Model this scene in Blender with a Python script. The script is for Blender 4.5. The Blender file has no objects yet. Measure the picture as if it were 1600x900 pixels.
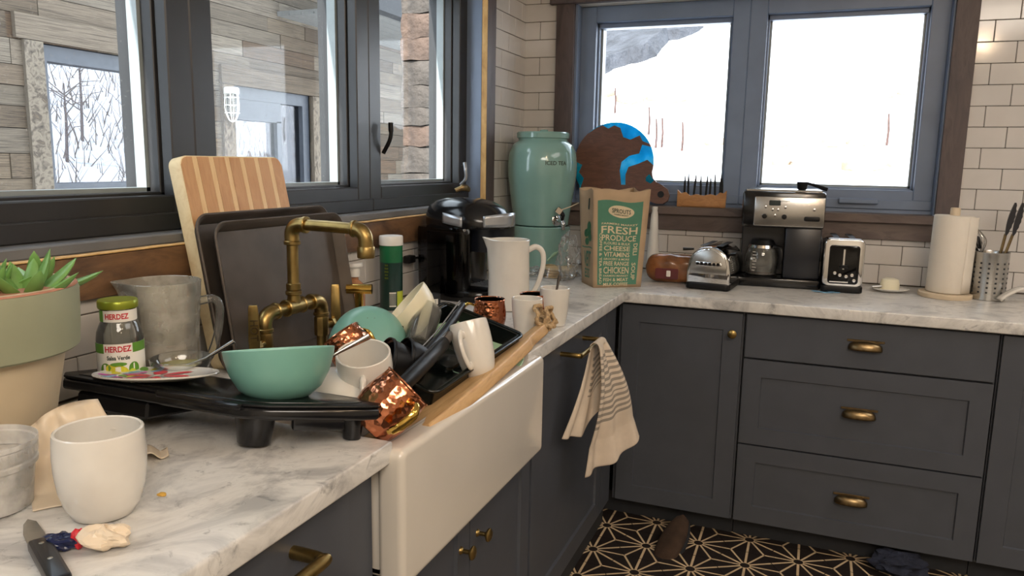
import bpy, bmesh, math, random
from mathutils import Vector, Matrix, Quaternion, noise
random.seed(7)
S = bpy.context.scene
COL = S.collection
PI = math.pi

# ------------------------------------------------------------------ camera
cd = bpy.data.cameras.new('camera'); cam = bpy.data.objects.new('camera', cd); COL.objects.link(cam)
cd.sensor_fit = 'HORIZONTAL'; cd.sensor_width = 36.0; cd.lens = 1194.482 * 36.0 / 1600.0
cd.clip_start = .02; cd.clip_end = 200
_r = Vector((0.92994951, 0.36726642, 0.01758636)); _u = Vector((-0.07553115, 0.14400408, 0.98669036))
_f = Vector((-0.35984572, 0.91890054, -0.16165658))
cam.matrix_world = Matrix(((_r.x, _u.x, -_f.x, 1.2944), (_r.y, _u.y, -_f.y, -3.4076), (_r.z, _u.z, -_f.z, 1.3762), (0, 0, 0, 1)))
S.camera = cam
# ------------------------------------------------------------------ world, sun, lamps, exposure
W = bpy.data.worlds.new('world'); S.world = W; W.use_nodes = True
wn = W.node_tree.nodes; wl = W.node_tree.links
bg = wn['Background']; bg.inputs[0].default_value = (0.80, 0.90, 1.0, 1); bg.inputs[1].default_value = 4.4
sd = bpy.data.lights.new('sun', 'SUN'); sun = bpy.data.objects.new('sun', sd); COL.objects.link(sun)
sd.energy = 11; sd.angle = .02; sd.color = (1, .96, .9)
sun.rotation_euler = Vector((.10, .76, -.64)).to_track_quat('-Z', 'Y').to_euler()
def point(loc, e, col, r):
    l = bpy.data.lights.new('ceiling_lamp', 'POINT'); l.energy = e; l.color = col; l.shadow_soft_size = r
    o = bpy.data.objects.new('ceiling_lamp', l); COL.objects.link(o); o.location = loc; return o
def area(loc, e, col, s, rot=(0, 0, 0)):
    l = bpy.data.lights.new('unseen_area_light', 'AREA'); l.energy = e; l.color = col; l.shape = 'RECTANGLE'; l.size = s[0]; l.size_y = s[1]
    o = bpy.data.objects.new('unseen_area_light', l); COL.objects.link(o); o.location = loc; o.rotation_euler = rot; return o
point((1.75, -2.6, 2.35), 11, (1, .72, .46), .05)
point((2.35, -3.3, 2.3), 11, (1, .72, .46), .05)
point((3.0, -4.2, 2.3), 14, (1, .72, .46), .05)
area((3.2, -1.6, 2.70), 22, (1, .95, .90), (1.4, 1.8))  # added fill with no fitting, placed right to brighten the back-wall tiles
area((2.2, -4.7, 2.70), 84, (1, .89, .77), (1.6, 1.6))
S.view_settings.view_transform = 'Standard'; S.view_settings.look = 'None'
S.view_settings.exposure = 0.18; S.view_settings.gamma = 1.0; S.view_settings.use_curve_mapping = False

# ------------------------------------------------------------------ materials
def lin(c):
    if isinstance(c, str):
        c = c.lstrip('#'); c = [int(c[i:i + 2], 16) / 255 for i in (0, 2, 4)]
        return tuple(x / 12.92 if x <= .04045 else ((x + .055) / 1.055) ** 2.4 for x in c)
    return tuple(c)
def nt(name):
    m = bpy.data.materials.new(name); m.use_nodes = True
    t = m.node_tree; return m, t.nodes, t.links, t.nodes['Principled BSDF']
def coords(N, L, scale=(1, 1, 1), src='Object'):
    tc = N.new('ShaderNodeTexCoord'); mp = N.new('ShaderNodeMapping'); mp.inputs['Scale'].default_value = scale
    if src == 'World':
        g = N.new('ShaderNodeNewGeometry'); L.new(g.outputs['Position'], mp.inputs['Vector'])
    else: L.new(tc.outputs[src], mp.inputs['Vector'])
    return mp.outputs[0]
def tex(N, L, v, scale, detail=3, rough=.5, dist=0):
    n = N.new('ShaderNodeTexNoise'); n.inputs['Scale'].default_value = scale; n.inputs['Detail'].default_value = detail
    n.inputs['Roughness'].default_value = rough; n.inputs['Distortion'].default_value = dist
    L.new(v, n.inputs['Vector']); return n.outputs[0]
def ramp(N, L, fac, stops):
    r = N.new('ShaderNodeValToRGB'); e = r.color_ramp.elements
    while len(e) < len(stops): e.new(.5)
    for i, (p, c) in enumerate(stops): e[i].position = p; e[i].color = (*lin(c), 1)
    L.new(fac, r.inputs[0]); return r.outputs[0]
def bump(N, L, B, h, strength, dist=.002):
    b = N.new('ShaderNodeBump'); b.inputs['Strength'].default_value = strength; b.inputs['Distance'].default_value = dist
    L.new(h, b.inputs['Height']); L.new(b.outputs[0], B.inputs['Normal'])
def M(name, col, rough=.5, metal=0, var=.12, scale=25, bmp=0, bs=120, stretch=(1, 1, 1), src='Object', coat=0, trans=0, spec=.5, sss=0, dist=.002):
    m, N, L, B = nt(name); c = lin(col)
    v = coords(N, L, stretch, src)
    f = tex(N, L, v, scale)
    lo = tuple(x * (1 - var) for x in c); hi = tuple(min(1, x * (1 + var)) for x in c)
    L.new(ramp(N, L, f, [(.3, lo), (.7, hi)]), B.inputs['Base Color'])
    B.inputs['Roughness'].default_value = rough; B.inputs['Metallic'].default_value = metal
    B.inputs['Specular IOR Level'].default_value = spec
    B.inputs['Coat Weight'].default_value = coat; B.inputs['Coat Roughness'].default_value = .05
    B.inputs['Transmission Weight'].default_value = trans
    if sss: B.inputs['Subsurface Weight'].default_value = sss; B.inputs['Subsurface Radius'].default_value = (.01, .008, .006)
    if bmp: bump(N, L, B, tex(N, L, v, bs), bmp, dist)
    return m
def wood(name, cols, stretch, scale=6, rough=.55, src='Object', bmp=.25, rnd=False):
    m, N, L, B = nt(name); v = coords(N, L, stretch, src)
    if rnd:
        oi = N.new('ShaderNodeObjectInfo'); ad = N.new('ShaderNodeVectorMath'); ad.operation = 'ADD'
        ml = N.new('ShaderNodeMath'); ml.operation = 'MULTIPLY'; ml.inputs[1].default_value = 37; L.new(oi.outputs['Random'], ml.inputs[0])
        L.new(v, ad.inputs[0]); L.new(ml.outputs[0], ad.inputs[1]); v = ad.outputs[0]
    f = tex(N, L, v, scale, 5, .6, .6)
    st = [(.25 + .5 * i / (len(cols) - 1), c) for i, c in enumerate(cols)]
    c = ramp(N, L, f, st)
    if rnd:
        mx = N.new('ShaderNodeMix'); mx.data_type = 'RGBA'; mx.blend_type = 'MULTIPLY'; mx.inputs[0].default_value = 1
        tint = ramp(N, L, oi.outputs['Random'], [(0, '#d8c7b6'), (.2, '#ffffff'), (.45, '#c9c4bd'), (.6, '#f4e8d8'), (.8, '#b0a69c'), (.95, '#d0ad8c')])
        L.new(c, mx.inputs[6]); L.new(tint, mx.inputs[7]); c = mx.outputs[2]
    L.new(c, B.inputs['Base Color']); B.inputs['Roughness'].default_value = rough
    if bmp: bump(N, L, B, tex(N, L, v, scale * 3, 6, .7), bmp, .004)
    return m
def thin_glass(name, tint=(.95, .97, .97), refl=1.0, rough=.02, haze=0, hazecol=(.8, .8, .78), dust=0):
    m = bpy.data.materials.new(name); m.use_nodes = True; N = m.node_tree.nodes; L = m.node_tree.links
    N.remove(N['Principled BSDF']); out = N['Material Output']
    t = N.new('ShaderNodeBsdfTransparent'); t.inputs[0].default_value = (*tint, 1)
    g = N.new('ShaderNodeBsdfGlossy'); g.inputs['Roughness'].default_value = rough
    fr = N.new('ShaderNodeFresnel'); fr.inputs[0].default_value = 1.45
    ml = N.new('ShaderNodeMath'); ml.operation = 'MULTIPLY'; ml.inputs[1].default_value = refl; L.new(fr.outputs[0], ml.inputs[0])
    x = N.new('ShaderNodeMixShader'); L.new(ml.outputs[0], x.inputs[0]); L.new(t.outputs[0], x.inputs[1]); L.new(g.outputs[0], x.inputs[2])
    s = x.outputs[0]
    if haze or dust:
        d = N.new('ShaderNodeBsdfDiffuse'); d.inputs[0].default_value = (*hazecol, 1)
        y = N.new('ShaderNodeMixShader'); L.new(s, y.inputs[1]); L.new(d.outputs[0], y.inputs[2])
        v = coords(N, L)
        if dust:
            f = ramp(N, L, tex(N, L, v, 130, 1), [(.0, (haze,) * 3), (.70, (haze,) * 3), (.78, (dust,) * 3)])
        else:
            f = ramp(N, L, tex(N, L, v, 22, 4), [(.3, (haze * .4,) * 3), (.7, (min(1, haze * 1.6),) * 3)])
        L.new(f, y.inputs[0]); s = y.outputs[0]
    L.new(s, out.inputs[0]); return m

def marble():
    m, N, L, B = nt('marble'); v = coords(N, L, (1, 1, 1), 'World')
    a = tex(N, L, v, 5, 8, .65, 1.6); b = tex(N, L, v, 26, 6, .7, .8)
    c1 = ramp(N, L, a, [(.36, '#a9a8a7'), (.47, '#cfcdc9'), (.53, '#dad8d4'), (.64, '#b9b8b6')])
    c2 = ramp(N, L, b, [(.30, '#8f9093'), (.42, '#ffffff')])
    mx = N.new('ShaderNodeMix'); mx.data_type = 'RGBA'; mx.blend_type = 'MULTIPLY'; mx.inputs[0].default_value = .65
    L.new(c1, mx.inputs[6]); L.new(c2, mx.inputs[7]); L.new(mx.outputs[2], B.inputs['Base Color'])
    B.inputs['Roughness'].default_value = .30; return m
def hammered(name, col, rough=.16):
    m, N, L, B = nt(name); v = coords(N, L)
    vo = N.new('ShaderNodeTexVoronoi'); vo.inputs['Scale'].default_value = 95; L.new(v, vo.inputs['Vector'])
    B.inputs['Metallic'].default_value = 1; B.inputs['Roughness'].default_value = rough
    L.new(ramp(N, L, tex(N, L, v, 60), [(.3, tuple(x * .75 for x in lin(col))), (.7, lin(col))]), B.inputs['Base Color'])
    bump(N, L, B, vo.outputs['Distance'], .55, .004); return m

def resin_mat():
    m, N, L, B = nt('blue_resin'); v = coords(N, L); c = ramp(N, L, tex(N, L, v, 14), [(.3, '#0aa0d0'), (.55, '#22c0ea'), (.75, '#7fe0f5')])
    L.new(c, B.inputs['Base Color']); B.inputs['Roughness'].default_value = .15
    t = N.new('ShaderNodeBsdfTranslucent'); L.new(c, t.inputs[0]); x = N.new('ShaderNodeMixShader'); x.inputs[0].default_value = .6
    L.new(B.outputs[0], x.inputs[1]); L.new(t.outputs[0], x.inputs[2]); L.new(x.outputs[0], N['Material Output'].inputs[0]); return m
MT = dict(
    marble=marble(),
    wall=M('wall_paint', '#cfc8bc', .8, var=.04, bmp=.1),
    ceil=M('ceiling_paint', '#ded9cf', .9, var=.03),
    grout=M('grout', '#5b544c', .9, var=.1),
    tile=M('white_tile', '#cbc7c3', .10, var=.035, scale=9, bmp=.10, bs=14, src='World', dist=.003),
    cab=M('slate_cabinet_paint', '#474b53', .42, var=.06, scale=12, bmp=.04, bs=300),
    kick=M('dark_kick', '#25272b', .7, var=.1),
    frame=M('charcoal_window_frame', '#2a2a2b', .38, var=.10, scale=8),
    frameb=M('glare_tinted_window_frame', '#71819a', .42, var=.08, scale=8),  # bluish veil of window glare is put into this frame colour
    wingf=M('grey_wing_frame', '#43474f', .5, var=.1),
    bead=M('grey_glazing_bead', '#8d979a', .35, var=.06),
    sillm=M('grey_window_sill', '#6c6d6f', .4, var=.15, scale=10),
    trimw=wood('reclaimed_brown_board', ['#3a2b20', '#5b4330', '#7a5a3d', '#4d3a2b'], (4, 1.2, 4), 5),
    trimx=wood('reclaimed_brown_board_x', ['#453c3a', '#5a4d49', '#695b54', '#4a413f'], (1.2, 4, 4), 5),
    trimz=wood('reclaimed_brown_board_z', ['#3a3132', '#4d4344', '#5a4e4c', '#40373a'], (5, 5, 1.0), 5),
    raw=wood('raw_wood_edge', ['#a9814c', '#cda66b', '#dcbc84'], (4, 4, 2), 6, .7),
    plank=wood('weathered_plank', ['#332d26', '#544c43', '#776d60', '#453d35', '#67594a'], (6, .5, 5), 4.5, .85, bmp=.8, rnd=True),
    glass=thin_glass('window_glass', (.97, .98, .98), .05, dust=.20),
    glassb=thin_glass('clear_window_glass', (.98, .99, 1), .7),
    farglass=thin_glass('wing_window_glass', (.50, .51, .54), .5),
    clear=thin_glass('clear_glass', (.93, .94, .92), 1.3, haze=.05),
    cloudy=thin_glass('cloudy_glass', (.92, .92, .88), 1.3, haze=.30, hazecol=(.62, .60, .54)),
    plastic=thin_glass('translucent_plastic', (.95, .95, .94), .8, .15, haze=.34, hazecol=(.85, .84, .82)),
    film=thin_glass('plastic_film', (.95, .97, .97), 1.8, .06, haze=.10, hazecol=(.8, .8, .8)),
    smoke=thin_glass('smoked_plastic', (.30, .31, .35), .9, .05),
    white=M('white_ceramic', '#d9d5cd', .14, var=.03, coat=.3),
    sink=M('fireclay', '#cfc9bf', .16, var=.03, scale=6, coat=.4),
    cream=M('cream_bowl', '#e3dcc0', .35, var=.03),
    teal=M('teal_bowl_glaze', '#72a598', .34, var=.05, scale=12),
    tealin=M('teal_inside', '#94c6b8', .4, var=.04),
    crockm=M('teal_crock_glaze', '#82a8a0', .12, var=.07, scale=7, coat=.5),
    greenplate=M('pale_green_glaze', '#9dbf9f', .25, var=.06),
    black=M('black_gloss_plastic', '#101114', .16, var=.2, scale=18),
    blackm=M('black_matte_plastic', '#0c0c0e', .42, var=.2, spec=.3),
    blackr=M('black_enamel', '#0d1211', .22, var=.3, scale=30),
    navy=M('dark_navy_plastic', '#14171f', .3, var=.2),
    steel=M('brushed_steel', '#b9b8b5', .24, 1, var=.08, scale=40, stretch=(1, 1, 20)),
    chrome=M('chrome', '#d8d8d8', .06, 1, var=.03),
    silver=M('silver_plastic', '#b6bac0', .25, .7, var=.05),
    brass=M('aged_brass', '#9a8352', .34, 1, var=.28, scale=30, bmp=.08, bs=60),
    brassd=M('antique_brass', '#7d6b4e', .30, 1, var=.3, scale=40),
    gold=M('polished_brass', '#e0bb62', .14, 1, var=.1),
    copper=hammered('hammered_copper', '#d58a66'),
    copperin=M('steel_lining', '#8c8581', .25, 1, var=.15),
    pan=M('seasoned_bakeware', '#544c45', .50, .35, var=.28, scale=9, bmp=.05),
    board=wood('maple_strip', ['#b98650', '#c99a66', '#ae7b45'], (6, 6, 1.2), 7, .5, bmp=.05),
    boardl=wood('maple_light_strip', ['#dcb57f', '#e6c590', '#d6ac74'], (6, 6, 1.2), 7, .5, bmp=.05),
    boarde=wood('maple_edge', ['#dcc494', '#ead6ac', '#d8be8c'], (5, 5, 5), 7, .5, bmp=.05),
    paddle=wood('acacia', ['#a07a4c', '#cda877', '#b98f5e'], (1, 6, 6), 8, .5, bmp=.06),
    walnut=wood('walnut', ['#4d3328', '#6b4838', '#5a3c2f', '#75513f'], (2, 3, 7), 6, .45, bmp=.05),
    resin=resin_mat(),
    cedar=wood('cedar', ['#8a5b36', '#b07f4d', '#9a6b3f'], (2, 4, 6), 7, .6),
    rope=M('jute', '#b39873', .95, var=.3, scale=200, bmp=.6, bs=400),
    terracotta=M('whitewashed_clay', '#b9a98e', .8, var=.12, scale=6, bmp=.15, bs=150),
    sage=M('sage_paint', '#8e9178', .7, var=.07, scale=8, bmp=.1),
    clay=M('bare_clay', '#b5806a', .85, var=.12),
    soil=M('soil', '#3a2c22', .95, var=.4, bmp=.8),
    leaf=M('succulent_leaf', '#6f9a52', .38, var=.25, scale=18, sss=.1),
    leafd=M('grey_green_leaf', '#5f7663', .5, var=.25, scale=30),
    lidg=M('green_lid', '#8f9a30', .3, .5, var=.1),
    paperw=M('white_label_paper', '#e6e3da', .6, var=.02),
    red=M('red_print', '#c0202e', .5, var=.05),
    greenp=M('green_print', '#5a8d2c', .5, var=.1),
    yellowp=M('yellow_green_print', '#c9c02f', .5, var=.18, scale=60),
    kraft=M('kraft_paper', '#b39a7c', .8, var=.07, scale=14, bmp=.25, bs=25),
    bagg=M('bag_green_print', '#4d8069', .75, var=.06),
    bagt=M('bag_tan_print', '#d3c3a2', .8, var=.05),
    ink=M('dark_ink', '#33433c', .5, var=.05),
    bread=M('bread_bag', '#8c5a34', .25, var=.5, scale=14, bmp=.5, bs=22, coat=.4),
    breadl=M('bread_label', '#5c1f22', .35, var=.2),
    toast=M('tortilla', '#d8b98a', .8, var=.15, scale=30),
    wax=M('waxed_paper', '#d9c9b2', .35, var=.05, sss=.1, bmp=.15, bs=40),
    paperroll=M('paper_towel', '#ddd5c8', .9, var=.02, bmp=.3, bs=260),
    pale=M('pale_wood', '#cdbba0', .6, var=.06),
    towel=M('linen_towel', '#cdbfae', .9, var=.06, bmp=.3, bs=500),
    stripe=M('grey_stripe', '#8f877d', .9, var=.06, bmp=.3, bs=500),
    liquid=M('pale_broth', '#a9a56e', .2, var=.2, trans=.3),
    latte=M('milky_residue', '#b08c6c', .4, var=.1),
    greenc=M('canister_green', '#17643f', .3, var=.15),
    greenk=M('canister_dark', '#15332d', .3, var=.15),
    lime=M('canister_lime', '#b3bf3a', .3, var=.1),
    soap=M('orange_soap', '#d59a72', .15, var=.06, trans=.4),
    blue=M('blue_print', '#33489c', .4, var=.1),
    navyw=M('navy_wrapper', '#1a2347', .2, var=.2, bmp=.5, bs=80),
    magenta=M('magenta_print', '#a83c8d', .4, var=.1),
    bluel=M('light_blue_print', '#7fb2d6', .4, var=.1),
    tilek=M('charcoal_floor_tile', '#241d1b', .5, var=.2, scale=20),
    tilec=M('cream_inlay', '#cdb592', .6, var=.08),
    under=M('floor_base', '#1f1a18', .7, var=.2),
    suede=M('brown_suede', '#3a2a1e', .95, var=.3, bmp=.4),
    denim=M('navy_cloth', '#1d2233', .9, var=.3, bmp=.5, bs=200),
    snow=M('snow', '#f2f4f7', .8, var=.03, scale=1.2, bmp=.4, bs=3, dist=.1),
    rock=M('hill_rock', '#8d7a66', .9, var=.4, scale=3, bmp=.9, bs=4, dist=.1),
    cliff=M('dark_cliff', '#3b3d42', .9, var=.45, scale=2, bmp=1, bs=5, dist=.2, src='World'),
    brush=M('bare_brush', '#5c4a3c', .95, var=.4),
    post=M('rust_post', '#4a3630', .9, var=.3),
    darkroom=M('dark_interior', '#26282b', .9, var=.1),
    soffit=M('soffit_board', '#6a6a68', .8, var=.1),
    stone=M('pillar_stone', '#4a443f', .9, var=.4, scale=8, bmp=.9, bs=20, dist=.03),
    stoneb=M('pillar_rust_stone', '#54453c', .9, var=.4, scale=8, bmp=.9, bs=20, dist=.03),
    screen=M('lcd', '#1c2a2c', .1, var=.05),
    label=M('grey_tin_label', '#8d8a86', .5, var=.1),
    bone=M('white_plastic', '#dedcd6', .35, var=.03),
    crumb=M('crumb', '#c39a45', .9, var=.3),
    coffee=M('coffee_stain', '#3b2a22', .1, var=.2),
)

# ------------------------------------------------------------------ mesh helpers
def link(name, me, mat, parent=None, loc=None, rot=None):
    o = bpy.data.objects.new(name, me); COL.objects.link(o)
    ms = mat if isinstance(mat, (list, tuple)) else [mat]
    if not me.materials:
        for x in ms: me.materials.append(MT[x] if isinstance(x, str) else x)
    if parent is not None: o.parent = parent
    if loc is not None: o.location = loc
    if rot is not None: o.rotation_euler = rot
    return o
def fin(me, smooth=35):
    bm = bmesh.new(); bm.from_mesh(me); bmesh.ops.recalc_face_normals(bm, faces=bm.faces); bm.to_mesh(me); bm.free()
    if smooth:
        me.polygons.foreach_set('use_smooth', [True] * len(me.polygons)); me.set_sharp_from_angle(angle=math.radians(smooth))
def mk(name, V, F, mat, parent=None, smooth=35, fm=None, loc=None, rot=None, keep=False):
    me = bpy.data.meshes.new(name); me.from_pydata([tuple(v) for v in V], [], F)
    if fm: me.polygons.foreach_set('material_index', fm)
    if not keep: fin(me, smooth)
    elif smooth: me.polygons.foreach_set('use_smooth', [True] * len(me.polygons))
    return link(name, me, mat, parent, loc, rot)
def boxmesh(name, boxes, bevel=0, seg=1):
    bm = bmesh.new()
    for lo, hi in boxes:
        r = bmesh.ops.create_cube(bm, size=1)
        for v in r['verts']:
            v.co = Vector([lo[i] + (v.co[i] + .5) * (hi[i] - lo[i]) for i in range(3)])
    if bevel: bmesh.ops.bevel(bm, geom=list(bm.edges), offset=bevel, segments=seg, affect='EDGES', profile=.5)
    me = bpy.data.meshes.new(name); bm.to_mesh(me); bm.free()
    if bevel and seg > 1: fin(me, 40)
    return me
def box(name, lo, hi, mat, parent=None, bevel=0, seg=1, loc=None, rot=None):
    return link(name, boxmesh(name, [(lo, hi)], bevel, seg), mat, parent, loc, rot)
def boxes(name, bl, mat, parent=None, bevel=0, seg=1, loc=None, rot=None):
    return link(name, boxmesh(name, bl, bevel, seg), mat, parent, loc, rot)
def lathe(name, prof, mat, parent=None, n=40, loc=None, rot=None, smooth=40, sx=1, sy=1, warp=None, fmf=None):
    V, F, fm = [], [], []
    for r, z in prof:
        for k in range(n):
            a = 2 * PI * k / n; p = [r * math.cos(a) * sx, r * math.sin(a) * sy, z]
            V.append(warp(p, a) if warp else p)
    for i in range(len(prof) - 1):
        for k in range(n):
            a, b = i * n + k, i * n + (k + 1) % n
            F.append((a, b, b + n, a + n)); fm.append(fmf(i) if fmf else 0)
    if prof[0][0] > 1e-5: F.append(tuple(range(n))[::-1]); fm.append(fmf(0) if fmf else 0)
    if prof[-1][0] > 1e-5: F.append(tuple(range((len(prof) - 1) * n, len(prof) * n))); fm.append(fmf(len(prof) - 2) if fmf else 0)
    o = mk(name, V, F, mat, parent, smooth, fm, loc, rot)
    return o
def shell(prof, t):
    """outer profile (bottom to top) -> closed profile with inner wall of thickness t"""
    inn = [(max(r - t, .0005), max(z, prof[0][1] + t)) for r, z in prof]
    inn[-1] = (prof[-1][0] - t, prof[-1][1])
    return [(0.0001, prof[0][1])] + prof + [(prof[-1][0] - t * .5, prof[-1][1] + t * .35)] + inn[::-1] + [(0.0001, prof[0][1] + t)]
def smoothpts(pts, n=8, closed=False):
    P = [Vector(p) for p in pts]; out = []
    m = len(P)
    for i in range(m if closed else m - 1):
        p0 = P[(i - 1) % m] if closed or i > 0 else P[0] * 2 - P[1]; p1 = P[i]; p2 = P[(i + 1) % m]
        p3 = P[(i + 2) % m] if closed or i + 2 < m else P[-1] * 2 - P[-2]
        for k in range(n):
            t = k / n
            out.append(.5 * ((2 * p1) + (-p0 + p2) * t + (2 * p0 - 5 * p1 + 4 * p2 - p3) * t * t + (-p0 + 3 * p1 - 3 * p2 + p3) * t ** 3))
    if not closed: out.append(P[-1])
    return out
def tube(name, pts, r, mat, parent=None, n=12, closed=False, flat=1, loc=None, rot=None, up=None):
    P = [Vector(p) for p in pts]; m = len(P)
    R = list(r) if isinstance(r, (list, tuple)) else [r] * m
    if len(R) != m: R = [R[min(len(R) - 1, int(i * len(R) / m))] for i in range(m)]
    V, F = [], []; prev = None
    for i in range(m):
        t = (P[(i + 1) % m] - P[i - 1]) if closed or 0 < i < m - 1 else (P[1] - P[0] if i == 0 else P[-1] - P[-2])
        t.normalize()
        if prev is None:
            a = Vector(up) if up else (Vector((0, 0, 1)) if abs(t.z) < .9 else Vector((1, 0, 0)))
        else: a = prev
        x = (a - t * a.dot(t)).normalized(); y = t.cross(x); prev = x
        for k in range(n):
            an = 2 * PI * k / n; V.append(P[i] + (x * math.cos(an) + y * math.sin(an) * flat) * R[i])
    for i in range(m if closed else m - 1):
        j = (i + 1) % m
        for k in range(n): F.append((i * n + k, i * n + (k + 1) % n, j * n + (k + 1) % n, j * n + k))
    if not closed: F.append(tuple(range(n))[::-1]); F.append(tuple(range((m - 1) * n, m * n)))
    return mk(name, V, F, mat, parent, 45, None, loc, rot)
def prism(name, poly, z0, z1, mat, parent=None, axis='z', bevel=0, seg=2, loc=None, rot=None, smooth=35, fm=None):
    """poly of 2d points extruded; axis z: (x,y)->xy ; axis y: (x,z) at y0..y1 ; axis x: (y,z)"""
    f = {'z': lambda p, h: (p[0], p[1], h), 'y': lambda p, h: (p[0], h, p[1]), 'x': lambda p, h: (h, p[0], p[1])}[axis]
    n = len(poly); V = [f(p, z0) for p in poly] + [f(p, z1) for p in poly]
    F = [tuple(range(n))[::-1], tuple(range(n, 2 * n))] + [(i, (i + 1) % n, n + (i + 1) % n, n + i) for i in range(n)]
    me = bpy.data.meshes.new(name); me.from_pydata(V, [], F)
    bm = bmesh.new(); bm.from_mesh(me); bmesh.ops.recalc_face_normals(bm, faces=bm.faces)
    if bevel:
        ed = [e for e in bm.edges if len(e.link_faces) == 2 and any(len(x.verts) == n for x in e.link_faces)]
        bmesh.ops.bevel(bm, geom=ed, offset=bevel, segments=seg, affect='EDGES', profile=.5)
    bm.to_mesh(me); bm.free(); fin(me, smooth)
    return link(name, me, mat, parent, loc, rot)
def rrect(x0, y0, x1, y1, r, n=6):
    P = []
    for cx, cy, a in ((x1 - r, y1 - r, 0), (x0 + r, y1 - r, 90), (x0 + r, y0 + r, 180), (x1 - r, y0 + r, 270)):
        for k in range(n + 1):
            t = math.radians(a + 90 * k / n); P.append((cx + r * math.cos(t), cy + r * math.sin(t)))
    return P
def grid(name, f, nu, nv, mat, parent=None, thick=0, closed_u=False, fm=None, smooth=60, loc=None, rot=None):
    V = [Vector(f(i / nu if closed_u else i / (nu - 1), j / (nv - 1))) for j in range(nv) for i in range(nu)]
    F, mi = [], []
    for j in range(nv - 1):
        for i in range(nu if closed_u else nu - 1):
            F.append((j * nu + i, j * nu + (i + 1) % nu, (j + 1) * nu + (i + 1) % nu, (j + 1) * nu + i)); mi.append(fm(i, j) if fm else 0)
    o = mk(name, V, F, mat, parent, smooth, mi, loc, rot, keep=True)
    if thick:
        md = o.modifiers.new('solid', 'SOLIDIFY'); md.thickness = thick; md.offset = 0
    return o
def thing(name, label, cat, loc=(0, 0, 0), rot=(0, 0, 0), group=None):
    o = bpy.data.objects.new(name, None); COL.objects.link(o); o.location = loc
    if isinstance(rot, Quaternion): o.rotation_mode = 'QUATERNION'; o.rotation_quaternion = rot
    else: o.rotation_euler = rot
    o.empty_display_size = .05; return tag(o, label, cat, group)
def tag(o, label=None, cat=None, group=None, kind=None):
    if label: o['label'] = label
    if cat: o['category'] = cat
    if group: o['group'] = group
    if kind: o['kind'] = kind
    return o
def aim(axis, spin=0):
    return Vector(axis).normalized().to_track_quat('Z', 'Y') @ Quaternion((0, 0, 1), spin)
def text(name, body, size, mat, parent=None, loc=(0, 0, 0), rot=(0, 0, 0), wrap=None, sx=1.0, align='CENTER', ext=.0002, bold=0):
    cu = bpy.data.curves.new(name, 'FONT'); cu.body = body; cu.size = size; cu.align_x = align; cu.align_y = 'CENTER'; cu.extrude = ext; cu.offset = bold
    cu.resolution_u = 3
    o = bpy.data.objects.new(name, cu); COL.objects.link(o)
    dg = bpy.context.evaluated_depsgraph_get(); me = bpy.data.meshes.new_from_object(o.evaluated_get(dg)); bpy.data.objects.remove(o)
    for v in me.vertices:
        v.co.x *= sx
        if wrap:      # text in local xz-plane wrapped round a vertical cylinder of radius wrap, front at -y
            a = v.co.x / wrap; rr = wrap + v.co.z; v.co = Vector((rr * math.sin(a), -rr * math.cos(a), v.co.y))
    me.materials.clear()
    return link(name, me, mat, parent, loc, rot)
UP = (PI / 2, 0, 0)   # text standing in the xz-plane, facing -y
def dup(o, parent=None):
    c = o.copy(); COL.objects.link(c); c.parent = parent
    for ch in list(o.children): dup(ch, c)
    return c
def copyto(o, label, loc, rot=None):
    c = dup(o); c.location = loc; c['label'] = label
    if rot is not None:
        if isinstance(rot, Quaternion): c.rotation_mode = 'QUATERNION'; c.rotation_quaternion = rot
        else: c.rotation_mode = 'XYZ'; c.rotation_euler = rot
    return c
# ================================================================== SETTING
def struct(o): o['kind'] = 'structure'; return o
H = .914; P3 = .0778
RX, RY, RZ = 4.8, -6.4, 2.75
# --- walls
wa = struct(boxes('wall_left', [((-.2, RY, 0), (0, .2, 1.19)), ((-.2, RY, 2.10), (0, .2, RZ)), ((-.2, RY, 1.19), (0, -4.25, 2.10)), ((-.2, -.48, 1.19), (0, .2, 2.10))], 'wall'))
wb = struct(boxes('wall_back', [((0, 0, 0), (RX, .2, 1.19)), ((0, 0, 2.075), (RX, .2, RZ)), ((0, 0, 1.19), (.25, .2, 2.075)), ((1.73, 0, 1.19), (RX, .2, 2.075))], 'wall'))
struct(box('wall_right', (RX, RY, 0), (RX + .15, .2, RZ), 'wall'))
struct(box('wall_front', (-.2, RY - .15, 0), (RX + .15, RY, RZ), 'wall'))
struct(box('ceiling', (-.2, RY - .15, RZ), (RX + .15, .2, RZ + .15), 'ceil'))
# --- subway tiles, each its own piece
_full = boxmesh('tile', [((0, -.007, 0), (2 * P3 - .0022, 0, P3 - .0022))], .0016); _full.materials.append(MT['tile'])
def tiles(wall, rects, flip, joint):
    for (a0, a1, z0, z1) in rects:
        j = 0
        while .918 + j * P3 < z1 - .004:
            zb = .918 + j * P3; off = joint + (P3 if j % 2 else 0)
            n = math.floor((a0 - off) / (2 * P3)) - 1
            while off + n * 2 * P3 < a1:
                s = max(a0, off + n * 2 * P3); e = min(a1, off + (n + 1) * 2 * P3); zl = max(zb, z0); zh = min(zb + P3, z1); n += 1
                if e - s < .006 or zh - zl < .006: continue
                full = abs(e - s - 2 * P3) < 1e-4 and abs(zh - zl - P3) < 1e-4
                me = _full if full else boxmesh('tile', [((0, -.007, 0), (e - s - .0022, 0, zh - zl - .0022))], .0016)
                o = link('tile', me, 'tile', wall)
                if flip: o.location = (0, -e + .0011, zl + .0011); o.rotation_euler = (0, 0, PI / 2)
                else: o.location = (s + .0011, 0, zl + .0011)
            j += 1
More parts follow.
